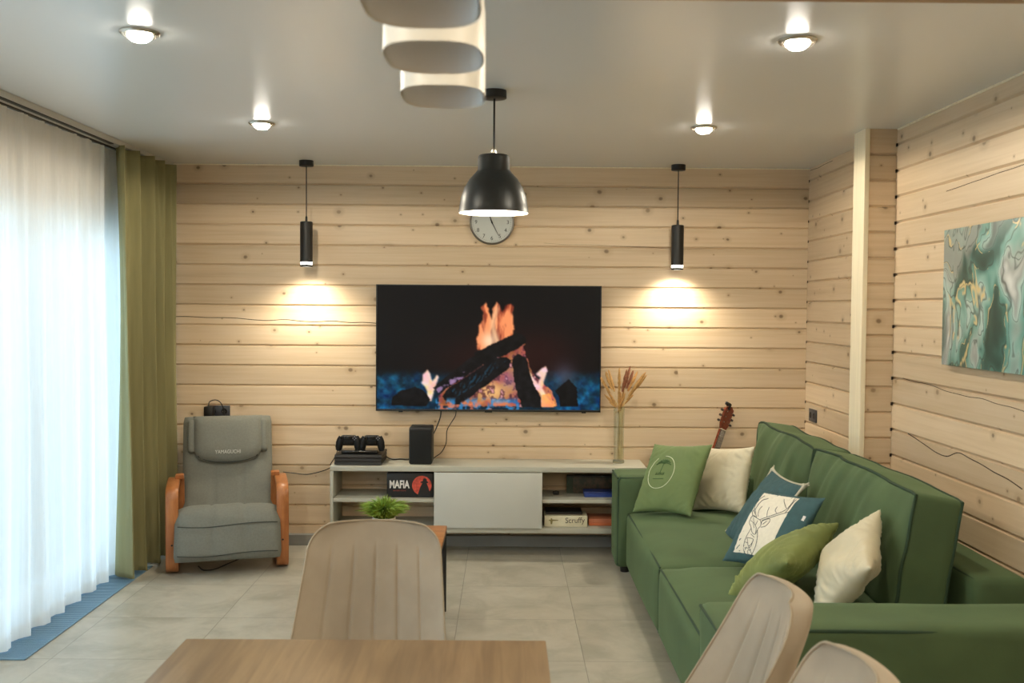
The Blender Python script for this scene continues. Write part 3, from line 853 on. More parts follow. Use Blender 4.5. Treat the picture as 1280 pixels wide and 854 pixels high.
obj('canvas', box_bm(XR - .032, XR - .001, 3.59, 4.49, 1.352, 1.957, bev=.003), marble_mat(), t, 30)
obj('stretcher', box_bm(XR - .012, XR, 3.65, 4.43, 1.41, 1.9), M_board, t, 30)

# ------------------------------------------------------------------ media console
M_grey = mat('pale_grey_laminate', rgb(176, 174, 160), .45, var=.02)
M_door = mat('light_grey_door', rgb(190, 190, 182), .4, var=.015)
SX0, SX1, SY0, SY1 = -1.106, .902, 6.275, YB - .002
t = thing('media_console', 'long pale grey wall-hung media console under the television', 'cabinet', (-.1, 6.45, .15))
obj('top_board', box_bm(SX0, SX1, SY0, SY1, .549, .582, bev=.002), M_grey, t, 30)
obj('bottom_board', box_bm(SX0, SX1, SY0 + .004, SY1, .158, .191, bev=.002), M_grey, t, 30)
for x0, x1 in ((SX0, SX0 + .02), (-.447, -.429), (.222, .24), (SX1 - .02, SX1)):
    obj('side_panel', box_bm(x0, x1, SY0 + .004, SY1, .191, .549, bev=.0015), M_grey, t, 30)
obj('shelf', box_bm(SX0 + .02, -.447, SY0 + .006, SY1, .352, .374, bev=.0015), M_grey, t, 30)
obj('shelf', box_bm(.24, SX1 - .02, SY0 + .006, SY1, .352, .374, bev=.0015), M_grey, t, 30)
obj('door', box_bm(-.445, .238, SY0 - .016, SY0 + .002, .194, .545, bev=.002), M_door, t, 30)

# loudspeaker
t = thing('loudspeaker', 'black box loudspeaker standing on the console below the television', 'speaker', (-.54, 6.43, .582))
obj('cabinet', soft_box(.148, .17, .238, .012, 4, 4, 4, c=(-.54, 6.43, .582 + .121)), mat('black_speaker_wrap', rgb(24, 25, 25), .55, var=.1, vscale=60), t, 40)
obj('grille', box_bm(-.608, -.472, 6.339, 6.35, .592, .806, bev=.004), mat('black_speaker_cloth', rgb(19, 21, 22), .9, bump=.5, bscale=900), t, 30)
obj('top_trim', lathe_bm([(.001, .004), (.05, .004), (.056, 0.)], 30, (-.54, 6.43, .822), False, True), M_blackgl, t)
obj('rubber_base', box_bm(-.606, -.474, 6.355, 6.505, .5825, .586), M_black, t)

# game console + charging dock + two controllers
M_ps = mat('matt_black_plastic', rgb(20, 20, 21), .45, var=.06, spec=.25)
M_psg = mat('gloss_black_plastic', rgb(14, 14, 15), .15)
t = thing('game_console', 'flat black game console with ridged front at the left end of the console', 'game console', (-.93, 6.44, .582))
def slant(z0, z1, y0):
    bm = bmesh.new(); add_prism(bm, [(y0, z0), (y0 + .012, z1), (6.585, z1), (6.595, z0)], -1.082, -.784, 'x'); return bm
obj('lower_deck', slant(.588, .606, 6.292), M_ps, t, 20); obj('middle_deck', slant(.610, .628, 6.298), M_ps, t, 20); obj('upper_deck', slant(.632, .648, 6.302), M_ps, t, 20)
obj('core', box_bm(-1.074, -.792, 6.315, 6.58, .583, .646), M_psg, t)
for i in (0, 1):
    for j in (0, 1):
        obj('foot', lathe_bm([(.01, 0), (.012, .006)], 12, (-1.05 + .235 * i, 6.33 + .22 * j, .582)), M_black, t)
t = thing('charging_dock', 'black controller charging dock standing on the game console', 'charger', (-.93, 6.40, .648))
obj('base', soft_box(.235, .12, .022, .008, 4, 4, 3, c=(-.93, 6.40, .660)), M_psg, t)
obj('post', soft_box(.05, .05, .075, .01, 3, 3, 4, c=(-.93, 6.43, .70)), M_ps, t)
obj('cradle', soft_box(.26, .02, .012, .005, 4, 3, 3, c=(-.93, 6.437, .727)), M_ps, t)
def controller(x, label):
    y, z = 6.385, .735
    t = thing('game_controller', label, 'game controller', (x, y, .66), 0, 'controllers on the dock')
    b = soft_box(.104, .040, .068, .018, 6, 4, 5, c=(x, y, z - .004))
    for s in (-1, 1):
        pts = bez([(x + s * .040, y, z + .012), (x + s * .052, y - .004, z - .008), (x + s * .060, y - .008, z - .04), (x + s * .063, y - .010, z - .072)], 12)
        add_tube(b, pts, [.026] * 4 + [.0255] * 3 + [.0235] * 3 + [.02] * (len(pts) - 11) + [.010], 12)
    obj('body', b, M_ps, t, 60)
    for s in (-1, 1):
        th = obj('thumbstick', tube_bm([(x + s * .024, y - .018, z - .014), (x + s * .024, y - .03, z - .014), (x + s * .024, y - .032, z - .014)], [.006, .0085, .008], 12), M_psg, t)
    obj('touchpad', box_bm(x - .024, x + .024, y - .0225, y - .015, z + .002, z + .024, bev=.003), M_psg, t)
    bm = bmesh.new()
    for a, b2 in ((0, .009), (0, -.009), (.009, 0), (-.009, 0)):
        add_tube(bm, [(x + .041 + a, y - .018, z + .012 + b2), (x + .041 + a, y - .0285, z + .012 + b2)], .0036, 8)
    obj('buttons', bm, mat('pale_button', rgb(120, 120, 126), .4), t)
    bm = bmesh.new(); add_box(bm, x - .05, x - .032, y - .028, y - .018, z + .009, z + .015); add_box(bm, x - .044, x - .038, y - .028, y - .018, z + .003, z + .021)
    obj('direction_pad', bm, M_psg, t)
controller(-1.005, 'black game controller in the left half of the charging dock')
controller(-.855, 'black game controller in the dock, the one nearer the loudspeaker')

def cable(label, pts, r=.0032, n=48):
    o = obj('cable', tube_bm(bez(pts, n), r, 7), M_black, None, 180); tag(o, label, 'cable')
cable('thick black cable dropping from the television to behind the loudspeaker', [(-.425, 6.60, .915), (-.43, 6.585, .86), (-.455, 6.56, .79), (-.48, 6.53, .73), (-.485, 6.53, .66), (-.478, 6.54, .59)], .0042)
cable('thin black cable curving from the television down to the console top', [(-.325, 6.60, .915), (-.33, 6.59, .87), (-.36, 6.585, .82), (-.385, 6.58, .77), (-.39, 6.575, .69), (-.42, 6.57, .63), (-.455, 6.55, .605), (-.47, 6.545, .592)], .003)
cable('black cables running along the console top between game console and loudspeaker', [(-.785, 6.55, .60), (-.74, 6.52, .588), (-.69, 6.54, .587), (-.64, 6.52, .588), (-.605, 6.53, .595)], .0045)
cable('thin black charging cable hanging from the game console over the console end', [(-1.078, 6.40, .665), (-1.092, 6.36, .62), (-1.112, 6.34, .585), (-1.122, 6.4, .56), (-1.14, 6.52, .535), (-1.2, 6.59, .50), (-1.31, 6.60, .472), (-1.4, 6.595, .48), (-1.47, 6.58, .49)], .003, 64)

# board games and boxes in the console
M_card = mat('black_card', rgb(22, 22, 24), .45)
x0, x1, z0, z1, yy = -.752, -.455, .3745, .530, 6.325
t = thing('board_game', 'black board game box with white lettering and red disc on upper left shelf', 'board game', (-.60, yy, .374))
obj('box', box_bm(x0, x1, yy, yy + .065, z0, z1, bev=.002), M_card, t, 30)
M_let = mat('white_print', rgb(226, 222, 216), .5); M_red = mat('red_print', rgb(196, 74, 56), .5, var=.3, vscale=60); M_dkred = mat('dark_red_print', rgb(150, 56, 46), .5)
text_on('title_lettering', 'MAFIA', .068, plane_m((-.672, yy - .0012, .456), (1, 0, 0), (0, 0, 1)), M_let, t, fit=.128, bold=.0022)
text_on('subtitle_lettering', 'BOARD GAME', .011, plane_m((-.670, yy - .0012, .418), (1, 0, 0), (0, 0, 1)), M_dkred, t, fit=.08)
bm = bmesh.new()
ccx, ccz, rr = -.528, .452, .062
pts = []
for k in range(41):
    a = math.radians(-68 + 316 * k / 40) - 0
    pts.append((ccx + rr * math.cos(a), max(z0 + .002, ccz + rr * math.sin(a))))
add_prism(bm, pts, yy - .0012, yy + .001, 'y')
obj('red_disc', bm, M_red, t, 0)
bm = bmesh.new()   # dark hatted figure printed over the disc
add_prism(bm, [(-.556, z0 + .003), (-.55, .405), (-.537, .445), (-.524, .468), (-.538, .470), (-.537, .476), (-.523, .480), (-.519, .496), (-.508, .500), (-.498, .494), (-.496, .480), (-.486, .474), (-.488, .469), (-.498, .467), (-.488, .445), (-.478, .41), (-.474, z0 + .003)], yy - .0022, yy - .0010, 'y')
obj('printed_figure', bm, M_card, t, 0)
M_cream = mat('cream_card', rgb(214, 206, 178), .55, var=.05, vscale=30)
x0, x1, yy = .258, .532, 6.325
t = thing('board_game', 'cream game box with dark lettering on the lower right shelf', 'board game', (.39, yy, .1915))
obj('box', box_bm(x0, x1, yy, yy + .16, .1915, .262, bev=.002), M_cream, t, 30)
M_dk = mat('dark_print', rgb(48, 44, 38), .6)
text_on('title_lettering', 'Scruffy', .05, plane_m((.452, yy - .001, .232), (1, 0, .02), (0, 0, 1)), M_dk, t, fit=.125)
bm = bmesh.new(); add_prism(bm, [(.285, .236), (.297, .236), (.297, .246), (.306, .246), (.306, .238), (.345, .236), (.345, .231), (.309, .229), (.306, .208), (.297, .208), (.295, .228), (.285, .230)], yy - .001, yy + .001, 'y')
obj('emblem', bm, mat('olive_print', rgb(124, 112, 60), .6), t, 0)
o = thing('game_box', 'flat dark box lying on top of the cream game box', 'box', (.39, 6.42, .262))
obj('body', box_bm(.268, .50, 6.36, 6.52, .2625, .272, bev=.002), mat('dark_brown_card', rgb(52, 40, 34), .6), o); obj('lid_edge', box_bm(.266, .502, 6.358, 6.522, .272, .278, bev=.002), M_card, o)
o = thing('game_box', 'orange box beside the cream game box, half hidden by the sofa', 'box', (.64, 6.4, .1915))
obj('body', box_bm(.545, .735, 6.36, 6.53, .1915, .212, bev=.002), mat('orange_card', rgb(196, 104, 60), .5, var=.1), o); obj('lid', box_bm(.543, .737, 6.358, 6.532, .212, .236, bev=.002), mat('salmon_card', rgb(200, 120, 84), .5, var=.12), o)
o = thing('puzzle_box', 'tall dark printed box leaning at the back of the upper right shelf', 'box', (.56, 6.52, .374))
obj('body', box_bm(.41, .735, 6.5, 6.56, .3745, .49, bev=.002), mat('dark_mottled_print', rgb(84, 66, 52), .55, c2=rgb(40, 46, 34), vscale=34), o)
obj('edge_band', box_bm(.408, .737, 6.498, 6.5005, .482, .4905), M_card, o); obj('corner_panel', box_bm(.41, .45, 6.4975, 6.5005, .3755, .482), mat('dark_green_print', rgb(50, 62, 44), .6, var=.2, vscale=40), o)
o = thing('game_box', 'flat blue box on the upper right shelf next to the sofa', 'box', (.62, 6.41, .374))
obj('body', box_bm(.515, .735, 6.37, 6.48, .3745, .406, bev=.003), mat('blue_card', rgb(42, 66, 138), .4, var=.12), o); obj('lid_rim', box_bm(.513, .737, 6.368, 6.482, .397, .41, bev=.002), mat('navy_card', rgb(36, 54, 118), .4), o)
o = thing('black_gadget', 'tiny black gadget lying on the upper right shelf', 'gadget', (.336, 6.46, .374))
obj('body', soft_box(.04, .03, .022, .006, 3, 3, 3, c=(.336, 6.46, .3855)), M_black, o); obj('button', lathe_bm([(.006, 0), (.005, .003)], 12, (.336, 6.46, .3965)), M_psg, o)

# vase with dried grasses
M_vase, nt, b = new_mat('clear_vase_glass'); nt.nodes.remove(b)
tr = N(nt, 'ShaderNodeBsdfTransparent'); tr.inputs[0].default_value = (.95, .97, .95, 1)
gl = N(nt, 'ShaderNodeBsdfGlossy'); gl.inputs['Roughness'].default_value = .04
lw = N(nt, 'ShaderNodeLayerWeight'); lw.inputs[0].default_value = .5
mx = N(nt, 'ShaderNodeMixShader'); L(nt, math_node(nt, 'MULTIPLY_ADD', math_node(nt, 'POWER', lw.outputs['Facing'], 3.), .4, .04), mx.inputs[0]); L(nt, tr.outputs[0], mx.inputs[1]); L(nt, gl.outputs[0], mx.inputs[2])
L(nt, mx.outputs[0], nt.nodes['Material Output'].inputs[0])
vx, vy, vz = .745, 6.48, .582
t = thing('glass_vase', 'tall clear glass vase of dried grasses at the right end of the console', 'vase', (vx, vy, vz))
obj('body', lathe_bm([(.033, 0), (.036, .01), (.0335, .03), (.033, .2), (.036, .37), (.0345, .37), (.0315, .2), (.032, .032), (.001, .022)], 32, (vx, vy, vz), True, False), M_vase, t)
obj('foot', lathe_bm([(.036, 0), (.038, .004), (.0375, .014), (.034, .02)], 32, (vx, vy, vz), True, True), mat('thick_glass_base', rgb(206, 208, 190), .1, trans=.8), t)
M_straw = mat('dry_straw', rgb(206, 182, 134), .7, var=.15, vscale=20); M_brown = mat('red_brown_seed_head', rgb(136, 84, 58), .8, var=.2, vscale=80); M_tan = mat('tan_seed_head', rgb(186, 142, 84), .8, var=.2, vscale=80)
rg = random.Random(11)
spec = [(-.135, 1.16, 1, 1), (-.10, 1.20, 1, 1), (-.07, 1.19, 0, 1), (-.005, 1.205, 0, 1), (.045, 1.195, 0, 0), (.075, 1.215, 0, 0), (.10, 1.21, 1, 0), (.125, 1.18, 0, 1), (.165, 1.18, 0, 1), (.18, 1.16, 0, 1), (.14, 1.14, 0, 1)]
spec += [(rg.uniform(-.1, .11), rg.uniform(.98, 1.08), 0, 1) for _ in range(17)]
where = ('leaning toward the television', 'upright in the middle of the vase', 'fanning out toward the sofa')
for i, (dx, zt, droop, tan) in enumerate(spec):
    y0 = vy + rg.uniform(-.016, .016); x0 = vx + dx * .12 + rg.uniform(-.006, .006); yt = vy + rg.uniform(-.05, .05)
    xt = vx + dx
    w = where[0] if dx < -.04 else where[1] if dx < .06 else where[2]
    kind = ('tall ' if zt > 1.1 else 'short ') + ('tan' if tan else 'red-brown')
    t = thing('wheat_stalk', f'{kind} dried grass stem {w}', 'dried grass', (x0, y0, vz + .024), 0, f'{kind} grasses {w}')
    hl = .15 if zt > 1.1 else .1
    top = Vector((xt, yt, zt))
    p = bez([(x0, y0, vz + .024), (vx + dx * .16, (y0 + vy) / 2, .93), (vx + dx * .55, (yt + vy) / 2, .93 + (zt - .93) * .55), tuple(top)], 18)
    base = p[-1] - (p[-1] - p[-3]).normalized() * hl
    stem = [q for q in p if q.z < base.z] + [base]
    obj('stem', tube_bm(stem, .0012, 5), M_straw, t)
    hp = []; rr_ = []
    for k in range(13):
        s = k / 12
        q = base.lerp(top, s) + Vector((.0, 0, 0))
        if droop and s > .6: q += Vector((-.05 * (1 if dx < 0 else -.6) * -1 * (s - .6) ** 1.2, 0, -.09 * (s - .6) ** 1.5))
        hp.append(q); rr_.append(.0016 + (.0085 if zt > 1.1 else .006) * math.sin(PI * min(1, s * .96 + .04)) ** .55 * (1 + .25 * rg.uniform(-1, 1)))
    obj('seed_head', tube_bm(hp, rr_, 7), M_tan if tan else M_brown, t)

# ------------------------------------------------------------------ guitar in the corner behind the sofa
g = thing('guitar', 'guitar with reddish headstock leaning in the corner behind the sofa', 'guitar', (1.10, 6.32, 0))
# local frame: along the neck (e), across (s), out of the face (n)
eb = Vector((1.13, 6.31, .02)); et = Vector((1.478, 6.50, .955))
e = (et - eb).normalized(); s_ = e.cross(Vector((0, -1, .15))).normalized(); nn = s_.cross(e).normalized()
if nn.y > 0: nn = -nn
s_ = e.cross(nn).normalized()
if s_.x < 0: s_ = -s_
rt = Matrix.Rotation(math.radians(32), 3, e); s_ = rt @ s_; nn = rt @ nn
G = Matrix(((s_.x, e.x, nn.x, eb.x), (s_.y, e.y, nn.y, eb.y), (s_.z, e.z, nn.z, eb.z), (0, 0, 0, 1)))
LT = (et - eb).length
def gobj(nm, bm, m, sm=40, par=None):
    bm.transform(G); return obj(nm, bm, m, par or g, sm)
M_gtop = plank_wood('spruce_top', rgb(190, 130, 74), rgb(160, 100, 54), 1, .25); M_mah = plank_wood('mahogany', rgb(134, 62, 40), rgb(100, 42, 28), 1, .22); M_ebony = mat('dark_fretboard', rgb(58, 42, 32), .4, var=.15, vscale=30, stretch=(1, 1, 8))
outl = []
for k in range(64):
    a = 2 * PI * k / 64
    yv = .185 - .185 * math.cos(a); f_ = yv / .37
    wv = .135 * math.sqrt(max(0, 1 - ((f_ - .30) / .30) ** 2)) if f_ < .3 else None
    w = .135 if False else 0
    w = (.135 * math.sin(PI * min(1, max(0, f_))) ** .42) * (1 - .26 * math.exp(-((f_ - .62) / .14) ** 2)) * (1 - .2 * max(0, f_ - .5) * 2)
    outl.append((w if a < PI else -w, yv))
bm = bmesh.new(); add_prism(bm, outl, -.075, 0, 'z'); gobj('body', bm, M_mah)
bm = bmesh.new(); add_prism(bm, [(a * .985, b2 * .99 + .002) for a, b2 in outl], 0, .002, 'z'); gobj('soundboard', bm, M_gtop)
gobj('sound_hole', lathe_bm([(.001, .0022), (.036, .0022), (.041, .0026)], 28, (0, .25, 0)), M_ebony)
gobj('bridge', box_bm(-.06, .06, .09, .105, .002, .01, bev=.002), M_ebony)
nut = LT - .165
bm = bmesh.new(); add_prism(bm, [(-.028, .33), (.028, .33), (.0225, nut), (-.0225, nut)], -.014, .004, 'z'); gobj('neck', bm, M_mah)
bm = bmesh.new(); add_prism(bm, [(-.028, .29), (.028, .29), (.0225, nut), (-.0225, nut)], .004, .009, 'z'); fb = gobj('fretboard', bm, M_ebony)
bm = bmesh.new()
for k in range(1, 15):
    yv = .105 + (nut - .105) * 2 ** (-k / 12) if False else nut - (nut - .1) * (1 - 2 ** (-k / 12))
    add_box(bm, -.024, .024, yv - .0007, yv + .0007, .009, .0102)
gobj('frets', bm, M_ring, 40, None)
gobj('nut', box_bm(-.0225, .0225, nut, nut + .005, .0, .0115, bev=.001), mat('ivory_nut', rgb(226, 216, 190), .4))
bm = bmesh.new(); add_prism(bm, [(-.0225, nut + .005), (.0225, nut + .005), (.036, nut + .04), (.037, LT - .02), (.024, LT - .012), (.012, LT), (0, LT - .008), (-.012, LT), (-.024, LT - .012), (-.037, LT - .02), (-.036, nut + .04)], -.012, .005, 'z'); gobj('headstock', bm, M_mah)
M_pegd = mat('dark_peg', rgb(48, 36, 30), .35)
for sd in (-1, 1):
    for k in range(3):
        yv = nut + .05 + .036 * k
        bm = tube_bm([(sd * .03, yv, -.006), (sd * .047, yv, -.006), (sd * .05, yv, -.006), (sd * .062, yv, -.006)], [.003, .003, .0085, .0075], 10)
        gobj('tuning_peg', bm, M_pegd)
        gobj('post', tube_bm([(sd * .022, yv, .004), (sd * .022, yv, .015)], .0032, 8), M_ring)
bm = bmesh.new()
for k in range(6):
    xx = -.0175 + .007 * k
    add_tube(bm, [(xx * 1.4, .098, .011), (xx, nut + .003, .0122)], .0006, 4)
gobj('strings', bm, mat('pale_string', rgb(200, 190, 170), .3, metal=.5))
# clip-on tuner at the top of the headstock
tn = thing('clip_tuner', 'small black clip-on tuner on top of the guitar headstock', 'tuner', tuple(G @ Vector((-.02, LT, 0))))
bm = soft_box(.045, .022, .016, .006, 3, 3, 3, c=(-.038, LT + .004, .012)); bm.transform(G); obj('body', bm, M_black, tn)
bm = box_bm(-.02, -.006, LT - .03, LT + .012, -.02, .0145, bev=.003); bm.transform(G); obj('clip', bm, M_psg, tn)

# ------------------------------------------------------------------ massage rocking chair
ROOT = Vector((-1.715, 6.15, 0)); RZ = math.radians(15.5)
mc = thing('massage_chair', 'grey upholstered massage rocking chair with bent orange wood arms in the corner', 'chair', tuple(ROOT), RZ)
M_mgrey = mat('grey_tweed', rgb(112, 113, 104), .9, var=.06, vscale=90, bump=.5, bscale=500, sheen=.15)
M_seam = mat('dark_grey_seam', rgb(60, 62, 58), .9)
M_bent = plank_wood('orange_bent_beech', rgb(178, 116, 68), rgb(156, 94, 50), 2, .34, 50, 4)
def lob(nm, bm, m, par=None, sm=50): return obj(nm, bm, m, par or mc, sm, world=False)
def slab(path, w0, w1, th, n=40, groove=(-.33, .33), ends=.02, bul=.02):
    """Padded slab swept along a side profile (y, z); closed, thick, with two long stitched channels."""
    P = bez([(0, a, b2) for a, b2 in path], n); T, _ = frames(P)
    bm = bmesh.new(); rings = []
    m = len(P)
    for i, p in enumerate(P):
        tt = T[i]; nrm = Vector((0, tt.z, -tt.y))
        if nrm.y > 0: nrm = -nrm
        s = i / (m - 1); w = (w0 + (w1 - w0) * s) / 2
        e_ = min(1, min(s, 1 - s) * (m - 1) * .22 + .18) ** .5
        t_ = th / 2 * e_
        w *= 1 - .05 * (1 - e_)
        ring = []
        for k in range(33):
            u = -1 + 2 * k / 32
            g_ = sum(.010 * math.exp(-((u - q) / .03) ** 2) for q in groove) * e_
            q_ = (1 - abs(u) ** 6) ** .5
            wr = .004 * mnoise.noise(Vector((u * 3, s * 9, w0 * 7)))
            ring.append(p + Vector((u * w, 0, 0)) + nrm * (t_ * q_ * (1 + .12 * (1 - u * u)) - g_ + wr))
        for k in range(31, 0, -1):
            u = -1 + 2 * k / 32
            q_ = (1 - abs(u) ** 6) ** .5
            ring.append(p + Vector((u * w, 0, 0)) - nrm * t_ * q_)
        rings.append([bm.verts.new(v) for v in ring])
    for a, b2 in zip(rings, rings[1:]):
        nr = len(a)
        for k in range(nr): bm.faces.new((a[k], a[(k + 1) % nr], b2[(k + 1) % nr], b2[k]))
    bm.faces.new(rings[0][::-1]); bm.faces.new(rings[-1])
    return bm
back_path = [(.335, .868), (.30, .78), (.225, .60), (.155, .45), (.10, .345), (.055, .285)]
seat_path = [(.03, .275), (-.04, .275), (-.10, .292), (-.16, .318), (-.20, .322)]
leg_path = [(-.150, .352), (-.215, .350), (-.262, .31), (-.285, .245), (-.305, .165), (-.318, .09)]
lob('back_pad', slab(back_path, .55, .55, .085), M_mgrey)
lob('seat_pad', slab(seat_path, .545, .56, .085), M_mgrey)
lgp = lob('leg_rest', slab(leg_path, .60, .615, .085), M_mgrey)
for zz in (.298, .135):
    y_ = -.316 if zz > .2 else -.360
    lob('seam', tube_bm([(-.285 + .57 * k / 20, y_ - .006 + .012 * (abs(k - 10) / 10) ** 4, zz - .008 * math.sin(k * .3)) for k in range(21)], .0028, 6), M_seam, lgp)
# head pillow hung over the back pad, with two side wings
def pillow_slab(w, h, th, cx_, cyz, tilt, rb=.5):
    bm = bmesh.new()
    def f(side):
        def F(u, v):
            wv = w / 2 * (1 - (.22 * max(0, -v - .35) ** 2 * 2)) ; d = ((1 - abs(u) ** 4) * (1 - abs(v) ** 4)) ** .5
            x_ = u * wv; z_ = v * h / 2 - .028 * (1 - u * u) * (1 if v < 0 else 0) * abs(v); n_ = side * th / 2 * d
            return (cx_ + x_, cyz[0] - n_ * math.cos(tilt) + z_ * math.sin(tilt), cyz[1] + z_ * math.cos(tilt) + n_ * math.sin(tilt))
        return F
    add_grid(bm, f(1), lspace(-1, 1, 25), lspace(-1, 1, 17)); add_grid(bm, f(-1), lspace(-1, 1, 25), lspace(-1, 1, 17))
    bmesh.ops.remove_doubles(bm, verts=bm.verts[:], dist=.0004)
    return bm
TL_ = math.radians(21)
for sx_ in (-1, 1):
    lob('side_wing', soft_box(.05, .06, .215, .022, 4, 4, 6, deform=lambda p, q: Vector((p.x + sx_ * .222, p.y * math.cos(TL_) + p.z * math.sin(TL_) + .238, -p.y * math.sin(TL_) + p.z * math.cos(TL_) + .755))), M_mgrey)
hp_ = lob('head_pillow', pillow_slab(.425, .285, .105, 0, (.218, .748), TL_), M_mgrey)
lob('pillow_piping', tube_bm([(.182 * u, .148 + .018 * abs(u) - .004, .602 + .038 * abs(u) ** 3) for u in lspace(-1, 1, 25)], .005, 6), M_seam, hp_)
text_on('lettering', 'YAMAGUCHI', .034, plane_m((-.0, .127, .668), (1, 0, 0), (0, math.sin(TL_), math.cos(TL_))), mat('silver_thread', rgb(186, 186, 178), .6), hp_, fit=.155, world=False)
# laminated bentwood side frames
arm_path = [(.16, .50), (.06, .516), (-.08, .513), (-.19, .503), (-.232, .478), (-.248, .42), (-.250, .25), (-.246, .12), (-.238, .05), (-.20, .02), (-.10, .014), (.08, .018), (.20, .035), (.30, .065)]
def ribbon(path, w, th, x_, n=64):
    P = bez([(x_, a, b2) for a, b2 in path], n); T, _ = frames(P); bm = bmesh.new(); rings = []
    for i, p in enumerate(P):
        nrm = Vector((0, -T[i].z, T[i].y))
        c_ = .004
        sect = [(-w / 2 + c_, -th / 2), (w / 2 - c_, -th / 2), (w / 2, -th / 2 + c_), (w / 2, th / 2 - c_), (w / 2 - c_, th / 2), (-w / 2 + c_, th / 2), (-w / 2, th / 2 - c_), (-w / 2, -th / 2 + c_)]
        rings.append([bm.verts.new(p + Vector((a, 0, 0)) + nrm * b2) for a, b2 in sect])
    for a, b2 in zip(rings, rings[1:]):
        for k in range(8): bm.faces.new((a[k], a[(k + 1) % 8], b2[(k + 1) % 8], b2[k]))
    bm.faces.new(rings[0][::-1]); bm.faces.new(rings[-1]); return bm
for sd in (-1, 1):
    lob('armrest', ribbon(arm_path, .072, .026, sd * .318), M_bent)
    lob('rear_post', ribbon([(.16, .035), (.13, .2), (.085, .40), (.06, .51), (.03, .545), (-.01, .54)], .05, .024, sd * .285), M_bent)
    for yy_, zz_ in ((-.258, .33), (-.258, .18)):
        lob('bolt', tube_bm([(sd * .318, yy_, zz_), (sd * .318, yy_ - .004, zz_)], .006, 10), M_black)
lob('stretcher', box_bm(-.30, .30, -.13, -.085, .10, .13, bev=.004), M_bent)
lob('stretcher', box_bm(-.28, .28, .10, .14, .20, .235, bev=.004), M_bent)
lob('seat_support', box_bm(-.285, .285, -.18, .12, .255, .275, bev=.004), M_bent)
cable('short black cable lying on the floor under the massage chair', [(-1.86, 6.02, .004), (-1.8, 5.93, .004), (-1.74, 5.96, .004), (-1.70, 6.08, .004), (-1.66, 6.2, .004)], .004)

# ------------------------------------------------------------------ sofa
M_green = mat('green_velvet', rgb(72, 92, 58), .82, var=.10, vscale=5, bump=.25, bscale=260, sheen=.45)
M_pipe = mat('green_piping', rgb(40, 62, 42), .85)
sofa = thing('sofa', 'large green fabric two-seat sofa along the right wall', 'sofa', (1.34, 4.67, 0))
AX0, AX1, AY0, AY1, SEAMX = .672, 1.985, 3.10, 6.235, .73
def fab(seed, amp=.006, sc=3.):
    def d(p, q): return p + Vector((mnoise.noise(Vector((p.x * sc, p.y * sc, p.z * sc + seed))), mnoise.noise(Vector((p.y * sc, p.z * sc + 7, p.x * sc + seed))), mnoise.noise(Vector((p.z * sc, p.x * sc + 3, p.y * sc + seed))))) * amp
    return d
def arm_part(y0, y1, seed):
    cx_, cy_ = (AX0 + AX1) / 2, (y0 + y1) / 2
    a = obj('arm', soft_box(AX1 - AX0, y1 - y0, .56, .035, 16, 6, 8, fab(seed), c=(cx_, cy_, .31)), M_green, sofa, 60)
    zt = .576
    for yy_ in (y0 + .012, y1 - .012):
        obj('piping', tube_bm([(AX0 + .012, yy_, z_) for z_ in lspace(.05, zt - .02, 8)] + [(AX0 + .012 + .012, yy_, zt)] + [(x_, yy_ + .003 * math.sin(x_ * 9), zt + .003 * math.sin(x_ * 7)) for x_ in lspace(AX0 + .05, AX1 - .03, 24)], .0062, 8), M_pipe, a)
    obj('piping', tube_bm([(AX0 + .008, y_, zt - .003) for y_ in lspace(y0 + .012, y1 - .012, 8)], .006, 8), M_pipe, a)
    return a
arm_part(AY0, AY0 + .31, 1.); arm_part(AY1 - .31, AY1, 2.)
IY0, IY1 = AY0 + .312, AY1 - .312; IM = (IY0 + IY1) / 2
obj('base', box_bm(SEAMX + .02, 1.95, IY0, IY1, .03, .16, bev=.01), M_green, sofa)
for y0, y1, sd in ((IY0, IM - .004, 3.), (IM + .004, IY1, 4.)):
    def dseat(p, q, sd=sd):
        crown = .055 * (1 - q.x ** 4) * (1 - q.y ** 4) * max(0, q.z)
        fr = -.018 * (1 - q.y ** 2) * (1 - q.z ** 2) * (1 if q.x < -.9 else 0)
        w = .009 * mnoise.noise(Vector((p.x * 6 + 2, p.y * 2.2, sd))) + .004 * mnoise.noise(Vector((p.x * 13, p.y * 5, sd + 2)))
        return p + Vector((fr, 0, crown + w * max(0, q.z) ** 2)) + (fab(sd, .004)(p, q) - p)
    c_ = ((SEAMX + 1.76) / 2, (y0 + y1) / 2, .207)
    s = obj('seat_cushion', soft_box(1.76 - SEAMX, y1 - y0, .33, .03, 16, 18, 8, dseat, c=c_), M_green, sofa, 60)
    edge = [(SEAMX + .012, y_, .361 + .006 * (1 - ((y_ - c_[1]) / (y1 - y0) * 2) ** 4)) for y_ in lspace(y0 + .014, y1 - .014, 20)]
    obj('piping', tube_bm(edge, .0058, 8), M_pipe, s)
    for yy_ in (y0 + .014, y1 - .014):
        obj('piping', tube_bm([(SEAMX + .010, yy_, z_) for z_ in lspace(.05, .355, 8)], .005, 8), M_pipe, s)
# back rail: lower than the cushions, stops short of the near arm
br = obj('back_rail', soft_box(.215, 6.2 - 3.70, .55, .03, 5, 18, 8, fab(6.), c=(1.882, (6.2 + 3.70) / 2, .315)), M_green, sofa, 60)
obj('piping', tube_bm([(1.785, y_, .577) for y_ in lspace(3.73, 6.17, 20)], .006, 8), M_pipe, br)
